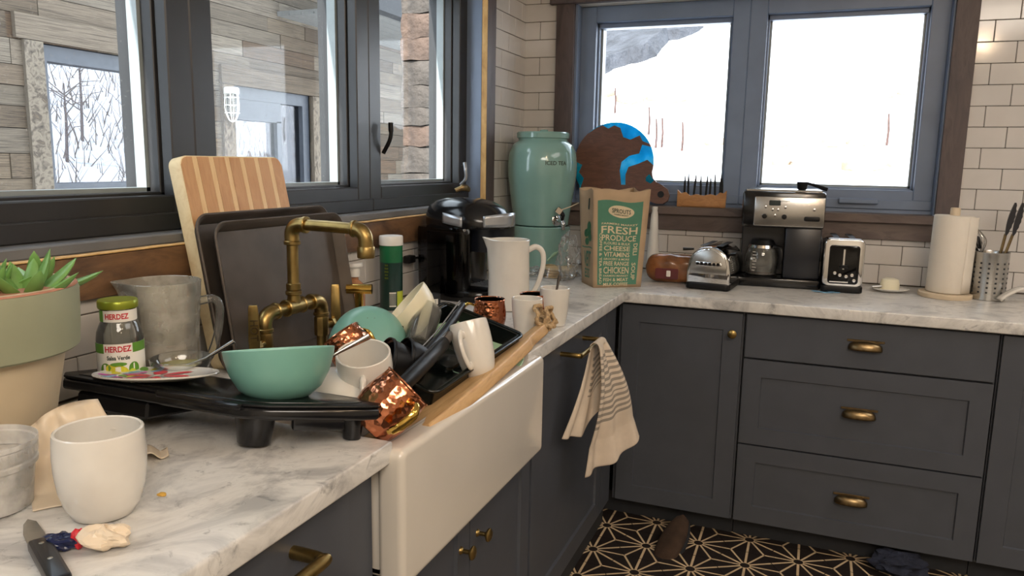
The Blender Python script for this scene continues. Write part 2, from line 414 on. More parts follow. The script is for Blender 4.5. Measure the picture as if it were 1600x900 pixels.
struct(boxes('trim_1', [((.0, -.0025, .914), (2.75, 0, 1.10)), ((0, -.0025, 1.1), (.165, 0, 2.4)), ((1.81, -.0025, 1.1), (2.75, 0, 2.4))], 'grout'))
struct(boxes('trim_2', [((0, -3.0, .914), (.0025, 0, 1.10)), ((0, -.392, 1.10), (.0025, 0, 2.4))], 'grout'))
T_OFF = .0025
tiles(wb, [(0, .16, 1.098, 2.30), (0, 2.75, .918, 1.0738), (0, 1.812, 1.0738, 1.098), (1.812, 2.75, 1.0738, 2.30)], False, 0)
# wall A: coordinate along -y
tiles(wa, [(0, .388, 1.104, 2.30), (0, 3.0, .918, 1.0738), (0, 3.0, 1.0738, 1.104)], True, .055)
# --- windows
def ring(w, z0, z1, a, b, t, y0, y1):
    return [((0, y0, z0), (a, y1, z1)), ((w - a, y0, z0), (w, y1, z1)), ((a, y0, z0), (w - a, y1, z0 + b)), ((a, y0, z1 - t), (w - a, y1, z1))]
def window(n, w, z0, z1, fm, loc, rot, glass):
    o = struct(boxes('window_%d' % n, ring(w, z0, z1, .070, .078, .07, 0, .034), fm, bevel=.003)); o.location = loc; o.rotation_euler = rot
    boxes('outer_sash', ring(w, z0, z1, .083, .090, .083, .096, .132), fm, o)
    boxes('inner_sash', [((.06, .034, z0 + .06), (.078, .066, z1 - .06)), ((w - .078, .034, z0 + .06), (w - .060, .066, z1 - .06)), ((.06, .034, z0 + .06), (w - .06, .066, z0 + .085)), ((.06, .034, z1 - .09), (w - .06, .066, z1 - .06))], fm, o, bevel=.002)
    boxes('glazing_bead', [((.06, .066, z0 + .06), (.087, .096, z1 - .06)), ((w - .087, .066, z0 + .06), (w - .060, .096, z1 - .06)), ((.06, .066, z0 + .06), (w - .06, .096, z0 + .094)), ((.06, .066, z1 - .09), (w - .06, .096, z1 - .06))], 'bead', o)
    boxes('bottom_rail', [((.0, -.012, z0), (w, 0, z0 + .040))], fm, o, bevel=.003)
    box('pane', (.08, .100, z0 + .088), (w - .08, .104, z1 - .08), glass, o)
    return o
seams = [-4.25, -3.503, -2.745, -1.986, -1.227, -.48]
WA = []
for i in range(5):
    WA.append(window(i + 1, seams[i + 1] - seams[i], 1.212, 2.10, 'frame', (-.065, seams[i], 0), (0, 0, PI / 2), 'glass'))
w3 = WA[4]   # nearest the corner: crank and latch (local x runs along +y, -y is into the room)
tube('sash_lock', smoothpts([(.675, -.006, 1.285), (.675, -.03, 1.31), (.672, -.03, 1.345), (.680, -.022, 1.372)], 6), [.006, .007, .007, .008, .009], 'silver', w3, 10)
tube('crank_handle', smoothpts([(.60, -.02, 1.262), (.62, -.045, 1.275), (.655, -.05, 1.268), (.69, -.03, 1.262)], 6), [.010, .014, .012, .009], 'brassd', w3, 10, flat=.8)
tube('sash_lock', smoothpts([(.078, -.004, 1.40), (.080, -.03, 1.45), (.084, -.03, 1.50)], 6), [.007, .007, .009], 'blackm', w3, 10)
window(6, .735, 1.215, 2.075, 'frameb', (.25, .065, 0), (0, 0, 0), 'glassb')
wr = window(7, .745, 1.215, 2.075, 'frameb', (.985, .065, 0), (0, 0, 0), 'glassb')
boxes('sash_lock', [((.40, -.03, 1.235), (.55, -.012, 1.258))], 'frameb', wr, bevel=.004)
# --- jambs, sills, casings
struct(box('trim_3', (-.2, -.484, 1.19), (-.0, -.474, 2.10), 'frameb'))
t = struct(box('trim_4', (0, -.476, 1.05), (.022, -.388, 2.32), 'trimz', bevel=.001)); box('raw_edge', (.0, -.4815, 1.191), (.0225, -.4765, 2.32), 'raw', t)
t = struct(box('trim_5', (.0, -4.3, 1.104), (.022, -.4815, 1.186), 'trimw', bevel=.001)); t['label'] = 'brown reclaimed apron board under the left windows'
def rough_edge(u, v):
    y = -4.3 + u * 3.818; n = .003 * noise.noise(Vector((y * 18, 0, 3)))
    return (.0005 + v * (.022 + n), y, 1.1865 + (.0035 if v < .7 else .002) + n * .3)
grid('raw_edge', rough_edge, 160, 4, 'raw', t, thick=.002)
struct(box('window_sill_left' if 0 else 'trim_6', (-.065, -4.25, 1.19), (-.001, -.484, 1.212), 'sillm', bevel=.003))
struct(box('trim_7', (.16, -.024, 1.166), (.242, 0, 2.075), 'trimz', bevel=.001))
struct(box('trim_8', (1.733, -.024, 1.166), (1.812, 0, 2.075), 'trimz', bevel=.001))
struct(box('trim_9', (.13, -.035, 2.075), (1.845, 0, 2.20), 'trimz', bevel=.002))
struct(box('trim_10', (.16, -.022, 1.098), (1.812, 0, 1.166), 'trimx', bevel=.001))
struct(box('trim_11', (.242, -.045, 1.166), (1.733, .066, 1.200), 'trimx', bevel=.002))
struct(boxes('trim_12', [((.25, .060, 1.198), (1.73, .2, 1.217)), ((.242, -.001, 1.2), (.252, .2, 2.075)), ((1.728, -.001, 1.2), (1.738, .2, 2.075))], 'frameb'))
struct(box('trim_13', (0, -4.3, 2.10), (.03, -.388, 2.25), 'trimw'))
# --- floor with hexagonal patterned tiles
fl = struct(box('floor', (-.2, RY - .15, -.1), (RX + .15, .2, -.008), 'under'))
def hextile():
    R = .2 / math.sqrt(3) - .0006; V = []; F = []; fm = []
    hx = [(R * math.cos(math.radians(60 * k)), R * math.sin(math.radians(60 * k))) for k in range(6)]
    V += [(x, y, -.008) for x, y in hx] + [(x, y, 0) for x, y in hx]
    F += [tuple(range(6, 12))] + [(k, (k + 1) % 6, 6 + (k + 1) % 6, 6 + k) for k in range(6)]; fm += [0] * 7
    for k in range(12):
        a = math.radians(30 * k); L = R if k % 2 == 0 else R * math.cos(math.radians(30))
        w = .0042 if k % 2 else .0036; r0 = .019
        d = Vector((math.cos(a), math.sin(a), 0)); s = Vector((-d.y, d.x, 0)) * w
        b = len(V); z = Vector((0, 0, .0005)); 
        V += [tuple(d * r0 - s + z), tuple(d * (L - .001) - s + z), tuple(d * (L - .001) + s + z), tuple(d * r0 + s + z)]
        F.append((b, b + 1, b + 2, b + 3)); fm.append(1)
    b = len(V); n = 18
    for rr in (.0195, .0165):
        V += [(rr * math.cos(2 * PI * k / n), rr * math.sin(2 * PI * k / n), .0004) for k in range(n)]
    for k in range(n): F.append((b + k, b + (k + 1) % n, b + n + (k + 1) % n, b + n + k)); fm.append(1)
    me = bpy.data.meshes.new('tile'); me.from_pydata(V, [], F); me.polygons.foreach_set('material_index', fm)
    me.materials.append(MT['tilek']); me.materials.append(MT['tilec']); return me
hm = hextile()
for i in range(-1, 12):
    for j in range(-2, 12):
        x = .642 + .1735 * i; y = -.690 - .2 * j - (.1 if i % 2 else 0)
        if y > -.45 or y < -2.8: continue
        o = link('tile', hm, 'tilek', fl); o.location = (x, y, .0)
# --- worktop
wt = prism('worktop', [(.004, -4.2), (.667, -4.2), (.667, -2.343), (.24, -2.343), (.24, -1.687), (.667, -1.687), (.667, -.667), (2.75, -.667), (2.75, -.004), (.004, -.004)], .874, H, 'marble', bevel=.005, seg=3)
tag(wt, 'grey veined white marble worktop running round the corner', 'worktop')

# --- cabinets (fronts at .637)
def slab(name, w, h, parent, loc, rot, shaker=.062, t=.02):
    """front in local xz, facing -y, lower left at origin"""
    if not shaker: return box(name, (0, -t, 0), (w, 0, h), 'cab', parent, .0018, loc=loc, rot=rot)
    s = shaker
    V = [(0, 0, 0), (w, 0, 0), (w, 0, h), (0, 0, h), (0, -t, 0), (w, -t, 0), (w, -t, h), (0, -t, h), (s, -t, s), (w - s, -t, s), (w - s, -t, h - s), (s, -t, h - s),
         (s + .003, -t + .008, s + .003), (w - s - .003, -t + .008, s + .003), (w - s - .003, -t + .008, h - s - .003), (s + .003, -t + .008, h - s - .003)]
    F = [(0, 1, 2, 3), (0, 4, 5, 1), (1, 5, 6, 2), (2, 6, 7, 3), (3, 7, 4, 0)]
    for a in (4, 8): F += [(a + k, a + (k + 1) % 4, a + 4 + (k + 1) % 4, a + 4 + k) for k in range(4)]
    F.append((12, 13, 14, 15))
    return mk(name, V, F, 'cab', parent, 0, None, loc, rot)
def knob(parent, loc, rot=(0, 0, 0)):
    return lathe('knob', [(.0001, 0), (.009, 0), (.008, .003), (.005, .006), (.005, .020), (.012, .024), (.0155, .027), (.0155, .030), (.012, .033), (.0001, .034)], 'brass', parent, 24, loc, rot)
def cup_pull(parent, loc):
    a, d, h = .052, .026, .030
    def f(u, v):
        th = PI * u; ph = PI / 2 * v
        return (-a * math.cos(th) * (1 - .0 * v), -d * math.sin(th) ** .7 * math.cos(ph) ** .6 - .001, h * (math.sin(ph)) * math.sin(th) ** .55 - .008)
    def g(u, v):
        x, y, z = f(u, v * .98 + .01); return (x, y - .0, z)
    o = grid('cup_pull', g, 24, 10, 'brassd', parent, thick=.003, loc=loc)
    boxes('flange', [((-a - .006, -.003, h - .012), (a + .006, 0, h - .004))], 'brassd', o, bevel=.001)
    return o
# back run
c = thing('base_cabinet', 'slate cabinet with single panelled door in the inner corner of the worktop', 'cabinet', (.64, -.637, 0))
box('carcass', (.0, .021, .084), (.455, .62, .872), 'cab', c)
d = slab('door', .432, .772, c, (.016, .02, .092), (0, 0, 0), .064); knob(d, (.402, -.02, .700), (PI / 2, 0, 0))
box('toe_kick', (-.06, .085, 0), (.455, .62, .084), 'kick', c)
c = thing('drawer_cabinet', 'slate three-drawer cabinet with brass cup pulls under the coffee maker', 'cabinet', (1.098, -.637, 0))
box('carcass', (.0, .021, .084), (.779, .62, .872), 'cab', c)
for z0, h, sh, pz in ((.708, .158, 0, .075), (.390, .312, .062, .155), (.092, .292, .062, .142)):
    d = slab('drawer', .770, h, c, (.004, .02, z0), (0, 0, 0), sh); cup_pull(d, (.387, -.02, pz))
box('toe_kick', (0, .085, 0), (.779, .62, .084), 'kick', c)
c = thing('base_cabinet', 'slate cabinet with panelled door at the right edge of the picture', 'cabinet', (1.880, -.637, 0))
box('carcass', (.0, .021, .084), (.60, .62, .872), 'cab', c)
slab('door', .590, .772, c, (.004, .02, .092), (0, 0, 0), .068)
box('toe_kick', (0, .085, 0), (.60, .62, .084), 'kick', c)
# left run : rotate so that front faces +x
RL = (0, 0, PI / 2)     # local x -> +y, local -y -> +x
def dpull(parent, x0, x1, z, out=.062, r=.0085):
    p = [(x0, -.001, z), (x0, -out + .016, z), (x0 + .006, -out + .004, z), (x0 + .018, -out, z), (x1 - .018, -out, z), (x1 - .006, -out + .004, z), (x1, -out + .016, z), (x1, -.001, z)]
    o = tube('pull_handle', smoothpts(p, 5), r, 'brass', parent, 14)
    for x in (x0, x1): lathe('rosette', [(.0001, 0), (.018, 0), (.018, .003), (.013, .007), (.0001, .008)], 'brass', o, 24, (x, 0, z), (PI / 2, 0, 0))
    return o
c = thing('drawer_cabinet', 'dark slate cabinet with thick brass pull handle left of the sink', 'cabinet', (.637, -3.12, 0), RL)
box('carcass', (.0, .021, .084), (.686, .60, .872), 'cab', c)
for z0, h, hz in ((.690, .176, .130), (.392, .290, None), (.092, .292, None)):
    d = slab('drawer', .690, h, c, (.004, .02, z0), (0, 0, 0), 0)
    if hz: dpull(d, .30, .545, hz - .0, .075, .010)
box('toe_kick', (0, .085, 0), (.686, .60, .084), 'kick', c)
c = thing('sink_cabinet', 'dark slate double-door cabinet with brass knobs below the white sink', 'cabinet', (.637, -2.376, 0), RL)
boxes('carcass', [((.0, .021, .084), (.80, .60, .64)), ((-.052, .002, .084), (.018, .03, .872)), ((.738, .03, .64), (.80, .60, .872))], 'cab', c)
d = slab('door', .382, .556, c, (.032, .02, .092), (0, 0, 0), .060); knob(d, (.338, -.02, .452), (PI / 2, 0, 0))
d = slab('door', .382, .556, c, (.418, .02, .092), (0, 0, 0), .060); knob(d, (.040, -.02, .452), (PI / 2, 0, 0))
box('toe_kick', (0, .085, 0), (.80, .60, .084), 'kick', c)
c = thing('appliance_cabinet', 'dark slate panelled cabinet with brass bar holding the striped towel', 'cabinet', (.637, -1.566, 0), RL)
box('carcass', (.0, .021, .084), (.90, .60, .872), 'cab', c)
d = slab('door', .760, .772, c, (.006, .02, .092), (0, 0, 0), .066); dpull(d, .232, .462, .735, .082, .0075)
box('filler', (.772, .0, .092), (.905, .02, .868), 'cab', c)
box('toe_kick', (0, .02, 0), (.90, .60, .084), 'kick', c)
# --- farmhouse sink
def sink():
    t = thing('farmhouse_sink', 'white apron-front farmhouse sink full of dirty dishes', 'sink', (0, 0, 0))
    x0, x1, y0, y1, z0, z1 = .236, .692, -2.352, -1.632, .660, .872
    boxes('basin', [((x0, y0 + .01, z0), (.668, y1 - .004, z0 + .02)), ((x0, y0 + .01, z0), (x0 + .025, y1 - .004, z1)), ((x0, y0 + .01, z0), (.668, y0 + .045, z1)), ((x0, y1 - .034, z0), (.668, y1 - .004, z1)), ((.634, y0 + .01, z0), (.668, y1 - .004, z1))], 'sink', t, bevel=.006, seg=2)
    box('front_rim', (.636, -2.341, .80), (.680, -1.690, .8995), 'sink', t, .007, 3)
    prism('apron', rrect(y0, z0 - .012, y1, .901, .018, 6), .640, x1, 'sink', t, 'x', bevel=.013, seg=5)
    lathe('drain', [(.0001, 0), (.04, 0), (.042, .002), (.038, .004), (.0001, .003)], 'steel', t, 24, (.45, -2.0, z0 + .0205))
sink()
# ================================================================== OUTDOORS
def interp(x, pts):
    for (a, b), (c, d) in zip(pts, pts[1:]):
        if x <= c: return b + (d - b) * max(0, (x - a)) / (c - a)
    return pts[-1][1]
def hb(y): return interp(y, [(-99, -.4), (1.5, -.4), (5, .9), (9, 1.5), (40, 15.45)])
def ha(x): return interp(-x, [(-99, -.4), (6.5, -.4), (9, .4), (30, 13)])
def ground(x, y):
    h = max(hb(y) if x > -6 else hb(y) * .4 - .2, ha(x))
    far = min(1, max(0, (max(y - 8, -x - 8)) / 8))
    return h + far * .35 * noise.noise(Vector((x * .35, y * .35, 1))) + .05 * noise.noise(Vector((x * 1.3, y * 1.3, 4)))
def gs(u, v):
    x = -28 + 50 * u; y = -16 + 54 * v
    z = ground(x, y)
    if -1.2 < x < RX + 1.2 and RY - 1.2 < y < 1.4: z = -.4
    return (x, y, z)
g = grid('snow_ground', gs, 130, 140, 'snow', smooth=60)
tag(g, kind='structure')
def rock(loc, s, seed, mat='rock'):
    bm = bmesh.new(); bmesh.ops.create_icosphere(bm, subdivisions=2, radius=1)
    for v in bm.verts:
        v.co *= 1 + .35 * noise.noise(v.co * 1.1 + Vector((seed * 7.3, 0, 0))); v.co = Vector((v.co.x * s[0], v.co.y * s[1], v.co.z * s[2]))
    me = bpy.data.meshes.new('rock'); bm.to_mesh(me); bm.free(); fin(me, 25)
    return link('boulder', me, mat, None, loc)
RK = [((-2.12, 11.35), .42, 'large tan boulder on the snow slope above the round board'), ((-1.64, 11.39), .30, 'tan boulder right of the largest one on the snow slope'), ((-1.19, 11.23), .22, 'small low boulder midway along the slope behind left pane'),
      ((-.70, 10.7), .20, 'small boulder on the slope near the right side of left pane'), ((-2.69, 11.7), .28, 'boulder at the far left edge of the left pane view'), ((-.28, 9.6), .26, 'boulder by the window post at mid height of left pane'),
      ((-.47, 8.67), .22, 'low boulder near the bottom of the left pane'), ((.68, 9.54), .22, 'boulder at the left edge of the right pane view'), ((1.47, 9.55), .24, 'left one of two touching boulders in the right pane'),
      ((1.85, 9.59), .24, 'right one of two touching boulders in the right pane'), ((.81, 8.43), .20, 'reddish low rock at lower left of the right pane'), ((1.02, 8.38), .15, 'smaller rock beside the reddish low rock in right pane'),
      ((1.85, 8.19), .38, 'large yellowish block low in the right pane'), ((2.30, 8.49), .17, 'small rock right of the yellowish block in right pane'), ((2.29, 11.55), .20, 'left of two rocks high at the right of right pane'),
      ((2.58, 11.65), .18, 'right of two rocks high at the right of right pane'), ((1.21, 12.79), .16, 'lone small rock at upper left of the right pane')]
for i, ((x, y), s, lb) in enumerate(RK):
    s *= .85
    o = rock((x, y, ground(x, y) + s * .05), (s * .85, s * .7, s * .42), i)
    tag(o, lb, 'boulder', 'boulders on the snowy hill')
# dark cliff outcrop high behind the left pane of the back window
CL = [(-4.9, 17.6), (-3.3, 17.5), (-2.2, 17.4), (-1.23, 16.9), (-1.52, 15.76), (-1.87, 14.96), (-1.98, 14.6), (-2.11, 14.97), (-2.09, 13.8), (-2.45, 13.53), (-2.97, 13.33), (-3.09, 13.02), (-3.9, 12.7), (-5.2, 14)]
def cliff():
    bm = bmesh.new(); vs = [bm.verts.new((x, y, 0)) for x, y in CL]; f = bm.faces.new(vs)
    bmesh.ops.triangulate(bm, faces=[f])
    for _ in range(4): bmesh.ops.subdivide_edges(bm, edges=[e for e in bm.edges if e.calc_length() > .25], cuts=1)
    bmesh.ops.triangulate(bm, faces=bm.faces)
    bnd = {v for e in bm.edges if e.is_boundary for v in e.verts}
    for v in bm.verts:
        g = ground(v.co.x, v.co.y)
        v.co.z = g - .1 if v in bnd else g + .28 + .25 * noise.noise(Vector((v.co.x * 1.2, v.co.y * 1.2, 8)))
    bmesh.ops.recalc_face_normals(bm, faces=bm.faces)
    me = bpy.data.meshes.new('cliff'); bm.to_mesh(me); bm.free(); fin(me, 40)
    o = link('rock_outcrop', me, 'cliff'); tag(o, 'dark grey rock outcrop high on the hill behind the left pane', 'rock face')
    return o
cliff()
for i, (x, y, lb) in enumerate([(-2.27, 10.74, 'thin post among the boulders at the far left of left pane'), (-1.44, 9.84, 'leftmost of the thin fence posts beside the round board'), (-1.21, 9.35, 'second thin fence post right of the round board'),
                                (-1.12, 9.39, 'third thin fence post right of the round board'), (-.77, 9.28, 'fence post standing alone right of the close pair'), (2.23, 9.51, 'dark fence post at the right of the right pane')]):
    z = ground(x, y)
    o = tube('fence_post', [(x, y, z - .1), (x + .01, y, z + .22), (x - .01, y, z + .46)], [.022, .018, .014], 'post', None, 7); tag(o, lb, 'post', 'thin fence posts in the snow')

# ---- neighbouring wing of weathered planks
X = -3.2
wg = thing('neighbouring_wing', 'weathered grey plank wing of the house seen through the left windows', 'building', (X, 0, 0))
OPEN = [(.044, .90, 1.12, 2.046), (1.70, 2.75, -.4, 1.96)]
boxes('wall_backing', [((-.16, -5.5, 2.05), (-.02, 6.5, 4.2)), ((-.16, -5.5, -.4), (-.02, .044, 2.05)), ((-.16, .90, -.4), (-.02, 1.70, 2.05)), ((-.16, .044, -.4), (-.02, .90, 1.12)), ((-.16, 2.75, -.4), (-.02, 6.5, 2.05)), ((-.16, 1.70, 1.96), (-.02, 2.75, 2.05))], 'darkroom', wg)
boxes('far_wall', [((-2.5, -5.5, 2.6), (-2.34, 6.5, 4.2)), ((-2.5, -5.5, -.4), (-2.34, 1.5, 2.6)), ((-2.5, 3.1, -.4), (-2.34, 4.37, 2.6)), ((-2.5, 1.5, -.4), (-2.34, 3.1, .8)), ((-2.5, 5.2, -.4), (-2.34, 6.5, 2.6)), ((-2.5, 4.37, -.4), (-2.34, 5.2, 1.10)), ((-2.5, 4.37, 1.86), (-2.34, 5.2, 2.6))], 'darkroom', wg)
box('interior_floor', (-2.4, -5.5, -.42), (-.1, 6.5, -.36), 'darkroom', wg)
boxes('roof', [((-3.0, -5.8, 4.2), (.5, 6.8, 4.4))], 'soffit', wg)
TR = [(-.13, 1.05, 2.055, 2.205), (-.085, .044, 1.0, 2.055), (.90, 1.03, 1.0, 2.055), (1.56, 2.95, 1.96, 2.11), (1.56, 1.70, -.3, 1.96), (2.75, 2.90, -.3, 1.96)]
pm = {}
def plank(y0, y1, z0, z1, x1):
    o = link('plank', plank.me, 'plank', wg); o.location = (0, y0 + .002, z0 + .002); o.scale = (x1, y1 - y0 - .004, z1 - z0 - .004); return o
plank.me = boxmesh('plank', [((0, 0, 0), (1, 1, 1))]); plank.me.materials.append(MT['plank'])
rnd = random.Random(3)
z = .55
while z < 3.2:
    hgt = rnd.choice([.10, .13, .15, .12]); y = -1.0 - rnd.random()
    while y < 5.6:
        ln = rnd.uniform(.5, 1.5); a, b = y, y + ln; y += ln
        segs = [(a, b)]
        for (o0, o1, p0, p1) in OPEN:
            if z + hgt > p0 + .01 and z < p1 - .01:
                ns = []
                for s, e in segs:
                    if e <= o0 or s >= o1: ns.append((s, e))
                    else:
                        if s < o0: ns.append((s, o0))
                        if e > o1: ns.append((o1, e))
                segs = ns
        for s, e in segs:
            if e - s > .03: plank(s, e, z, z + hgt, .014 + rnd.random() * .008)
    z += hgt
for y0, y1, z0, z1 in TR: plank(y0, y1, z0, z1, .045).name = 'trim_board'
f = boxes('window_frame', [((-.14, .044, 1.12), (-.01, .10, 2.046)), ((-.14, .84, 1.12), (-.01, .90, 2.046)), ((-.14, .10, 1.12), (-.01, .84, 1.195)), ((-.14, .10, 1.95), (-.01, .84, 2.046))], 'wingf', wg)
box('pane', (-.06, .10, 1.195), (-.055, .84, 1.95), 'farglass', f)
f = boxes('door_frame', [((-.14, 1.70, -.4), (-.01, 1.735, 1.96)), ((-.14, 2.66, -.4), (-.01, 2.75, 1.96)), ((-.14, 1.735, 1.86), (-.01, 2.66, 1.96)), ((-.12, 2.30, -.4), (-.02, 2.36, 1.70)), ((-.12, 1.735, 1.69), (-.02, 2.36, 1.86))], 'wingf', wg)
box('pane', (-.06, 1.735, -.3), (-.055, 2.66, 1.9), 'farglass', f)
boxes('soffit', [((.0, 2.3, 2.62), (1.05, 6.5, 2.64))], 'soffit', wg)
for k in range(8): box('soffit_board', (.02 + k * .128, 2.3, 2.600), (.02 + k * .128 + .120, 6.5, 2.62), 'soffit', wg)
box('fascia_beam', (1.05, 2.1, 2.56), (1.16, 6.5, 2.98), 'kick', wg)
lm = thing('caged_wall_lamp', 'white wire-caged lamp on the planks beside the glass door', 'lamp', (X + .03, 1.60, 1.66))
lathe('base', [(.0001, .22), (.06, .22), (.06, .26), (.05, .27), (.0001, .27)], 'bone', lm, 20, (.07, 0, 0))
lathe('globe', [(.0001, .04), (.03, .05), (.04, .09), (.04, .20), (.03, .22)], 'clear', lm, 16, (.07, 0, 0))
for k in range(6):
    a = k * PI / 3; tube('cage_wire', smoothpts([(.07 + .052 * math.cos(a), .052 * math.sin(a), .22), (.07 + .056 * math.cos(a), .056 * math.sin(a), .10), (.07 + .03 * math.cos(a), .03 * math.sin(a), .02), (.07, 0, .0)], 5), .004, 'bone', lm, 6)
for zz in (.07, .13, .19): tube('cage_ring', [(.07 + .056 * math.cos(2 * PI * k / 20), .056 * math.sin(2 * PI * k / 20), zz) for k in range(20)], .004, 'bone', lm, 6, closed=True)
# stone pillar outside the corner window
pl = thing('stone_pillar', 'rough stone pillar outside the left window nearest the corner', 'pillar', (-1.25, 1.40, -.4))
z = 0; k = 0
while z < 3.4:
    h = rnd.uniform(.10, .19)
    bm = bmesh.new(); r = bmesh.ops.create_cube(bm, size=1)
    bmesh.ops.subdivide_edges(bm, edges=bm.edges, cuts=2, use_grid_fill=True)
    for v in bm.verts:
        v.co = Vector((v.co.x * .22, v.co.y * (.27 + rnd.random() * .03), v.co.z * h * .97)); v.co += .018 * noise.noise_vector(v.co * 9 + Vector((k * 3.1, 0, 0)))
    me = bpy.data.meshes.new('stone'); bm.to_mesh(me); bm.free(); fin(me, 30)
    link('stone', me, rnd.choice(['stone', 'stone', 'stoneb']), pl, (0, 0, z + h / 2)); z += h; k += 1
# bare twigs on the slope seen through the wing's window
tw = rnd
for i, (x, y, s, lb) in enumerate([(-10.5, 6.0, 1.3, 'bare brown sapling left of centre in the wing window view'), (-11.2, 6.9, 1.6, 'bare brown sapling at the right of the wing window view'), (-12.5, 6.3, 1.2, 'bare snowy shrub high in the wing window view'), (-14, 7.6, 1.6, 'bare tangled shrub at the top of the wing window view')]):
    z = ground(x, y); t = thing('bare_shrub', lb, 'shrub', (x, y, z), group='bare shrubs on the snowy slope')
    tube('trunk', [(0, 0, -.1), (.03, .02, s * .5), (.0, .05, s)], [.03, .022, .01], 'post', t, 6)
    for b in range(9):
        a = rnd.uniform(0, 6.28); z0 = s * rnd.uniform(.3, .95); l = s * rnd.uniform(.3, .6)
        tube('twig', [(.01, .02, z0), (math.cos(a) * l * .5, math.sin(a) * l * .5, z0 + l * .35), (math.cos(a) * l, math.sin(a) * l, z0 + l * .4)], [.012, .008, .004], 'brush', t, 5)

bv, bf = [], []
for k in range(2200):
    x = -rnd.uniform(9.5, 17); y = rnd.uniform(3, 14); z = ground(x, y); L_ = rnd.uniform(.25, .8); a = rnd.uniform(0, 6.28); ti = rnd.uniform(.1, .9)
    d = Vector((math.cos(a) * ti, math.sin(a) * ti, 1)).normalized() * L_; w = rnd.uniform(.006, .016); b = len(bv); p = Vector((x, y, z - .05)); q = Vector((math.sin(a), -math.cos(a), 0)) * w; r_ = Vector((0, 0, 1)).cross(q)
    bv += [p + q, p - q * .5 + r_, p - q * .5 - r_, p + d]; bf += [(b, b + 1, b + 3), (b + 1, b + 2, b + 3), (b + 2, b, b + 3)]
o = mk('dry_brush', bv, bf, 'brush', None, 0); tag(o, 'tangle of dry brush on the snowy slope behind the plank wing', 'brush', kind='stuff')
# ================================================================== NEAR END OF THE LEFT WORKTOP
MUG = [(.030, 0), (.037, .003), (.0455, .018), (.0515, .040), (.0545, .065), (.0550, .085), (.0540, .105), (.0530, .115)]
def mug_parts(t, handle=True, ang=0, s=1.0):
    lathe('cup', shell(MUG, .0042), 'white', t, 48, (0, 0, 0))
    if handle:
        h = smoothpts([(.051, 0, .090), (.070, 0, .092), (.084, 0, .075), (.082, 0, .050), (.066, 0, .028), (.049, 0, .026)], 6)
        tube('handle', h, [.009, .0085, .008, .008, .0085, .0095], 'white', t, 12, flat=.75, rot=(0, 0, ang))
m = thing('white_mug', 'large white ceramic mug standing alone at the near end of the worktop', 'mug', (.460, -2.726, H), (0, 0, 0))
mug_parts(m, True, math.radians(120))
# deli tub
t = thing('plastic_tub', 'clear plastic tub at the left edge of the picture', 'container', (.312, -2.774, H))
lathe('tub', shell([(.044, 0), (.049, .003), (.0525, .040), (.055, .058), (.0585, .060), (.0590, .066), (.0570, .068), (.0585, .072), (.0585, .086), (.0605, .088), (.0605, .094)], .0012), 'plastic', t, 48)
for k in range(40):
    a = 2 * PI * k / 40; o = box('grip_rib', (.0585, -.0012, .074), (.0597, .0012, .084), 'plastic', t); o.rotation_euler = (0, 0, a)
# waxed paper
t = thing('waxed_paper', 'crumpled translucent waxed paper behind the white mug and tub', 'paper', (0, 0, 0))
def paper(u, v):
    b = Vector((.375, -2.762, H + .002)).lerp(Vector((.452, -2.655, H + .002)), u); q = Vector((.275, -2.705, .972)).lerp(Vector((.310, -2.600, 1.010)), u)
    p = b.lerp(q, v); n = noise.noise(Vector((u * 2.6, v * 2.2, 2))) * .030 + .010 * noise.noise(Vector((u * 7, v * 6, 5)))
    p += Vector((.6, -.7, .25)) * (n * (.3 + v)) ; p.z = max(H + .002, p.z + .022 * math.sin(2.6 * u + .4) * v ** 3 - .03 * math.sin(PI * v) * (1 - u)); return p
grid('sheet', paper, 26, 22, 'wax', t, thick=.0010, smooth=60)
grid('torn_flap', lambda u, v: (.325 + .04 * u + .055 * v * (1 - .5 * u), -2.535 + .008 * u - .048 * v * (1 - .5 * u), H + .003 + .012 * (1 - u) * v + .004 * math.sin(7 * u)), 10, 8, 'wax', t, thick=.0010)
# paring knife
t = thing('paring_knife', 'small paring knife with dark handle on the worktop by the mug', 'knife', (.392, -2.786, H + .002), (0, 0, 0))
bx = Vector((.150, -.075, 0)).normalized(); ang = math.atan2(bx.y, bx.x); t.rotation_euler = (0, 0, ang)
prism('blade', [(0, .004), (.015, .011), (.055, .0125), (.085, .011), (.090, .004), (.090, -.009), (.04, -.008), (.012, -.003)], 0, .0016, 'steel', t, 'z', rot=(math.radians(8), 0, 0))
prism('handle', rrect(.086, -.012, .20, .012, .006), -.001, .013, 'navy', t, 'z', bevel=.004)
for xx in (.105, .15): lathe('rivet', [(.0001, 0), (.003, 0), (.003, .0006), (.0001, .001)], 'steel', t, 12, (xx, .0, .0128))
# candy wrapper
t = thing('candy_wrapper', 'crumpled clear candy wrapper with navy and red print beside the knife', 'wrapper', (.520, -2.800, H + .001), (0, 0, math.radians(28)))
def crump(cx, sx, sy, sz, seed):
    def f(u, v):
        a = 2 * PI * u; b = PI * v
        r = 1 + .45 * noise.noise(Vector((math.cos(a) * 1.6, math.sin(a) * 1.6 + seed, v * 4)))
        return (cx + sx * r * math.cos(a) * math.sin(b), sy * r * math.sin(a) * math.sin(b), max(0, sz * (1 + r * math.cos(b)) - .002))
    return f
grid('navy_end', crump(-.030, .022, .013, .010, 1), 22, 12, 'navyw', t, closed_u=True, smooth=0)
grid('red_spot', crump(-.010, .008, .008, .012, 2), 14, 8, 'red', t, closed_u=True, smooth=0)
grid('clear_end', crump(.020, .028, .020, .014, 3), 26, 14, 'wax', t, closed_u=True, smooth=0)
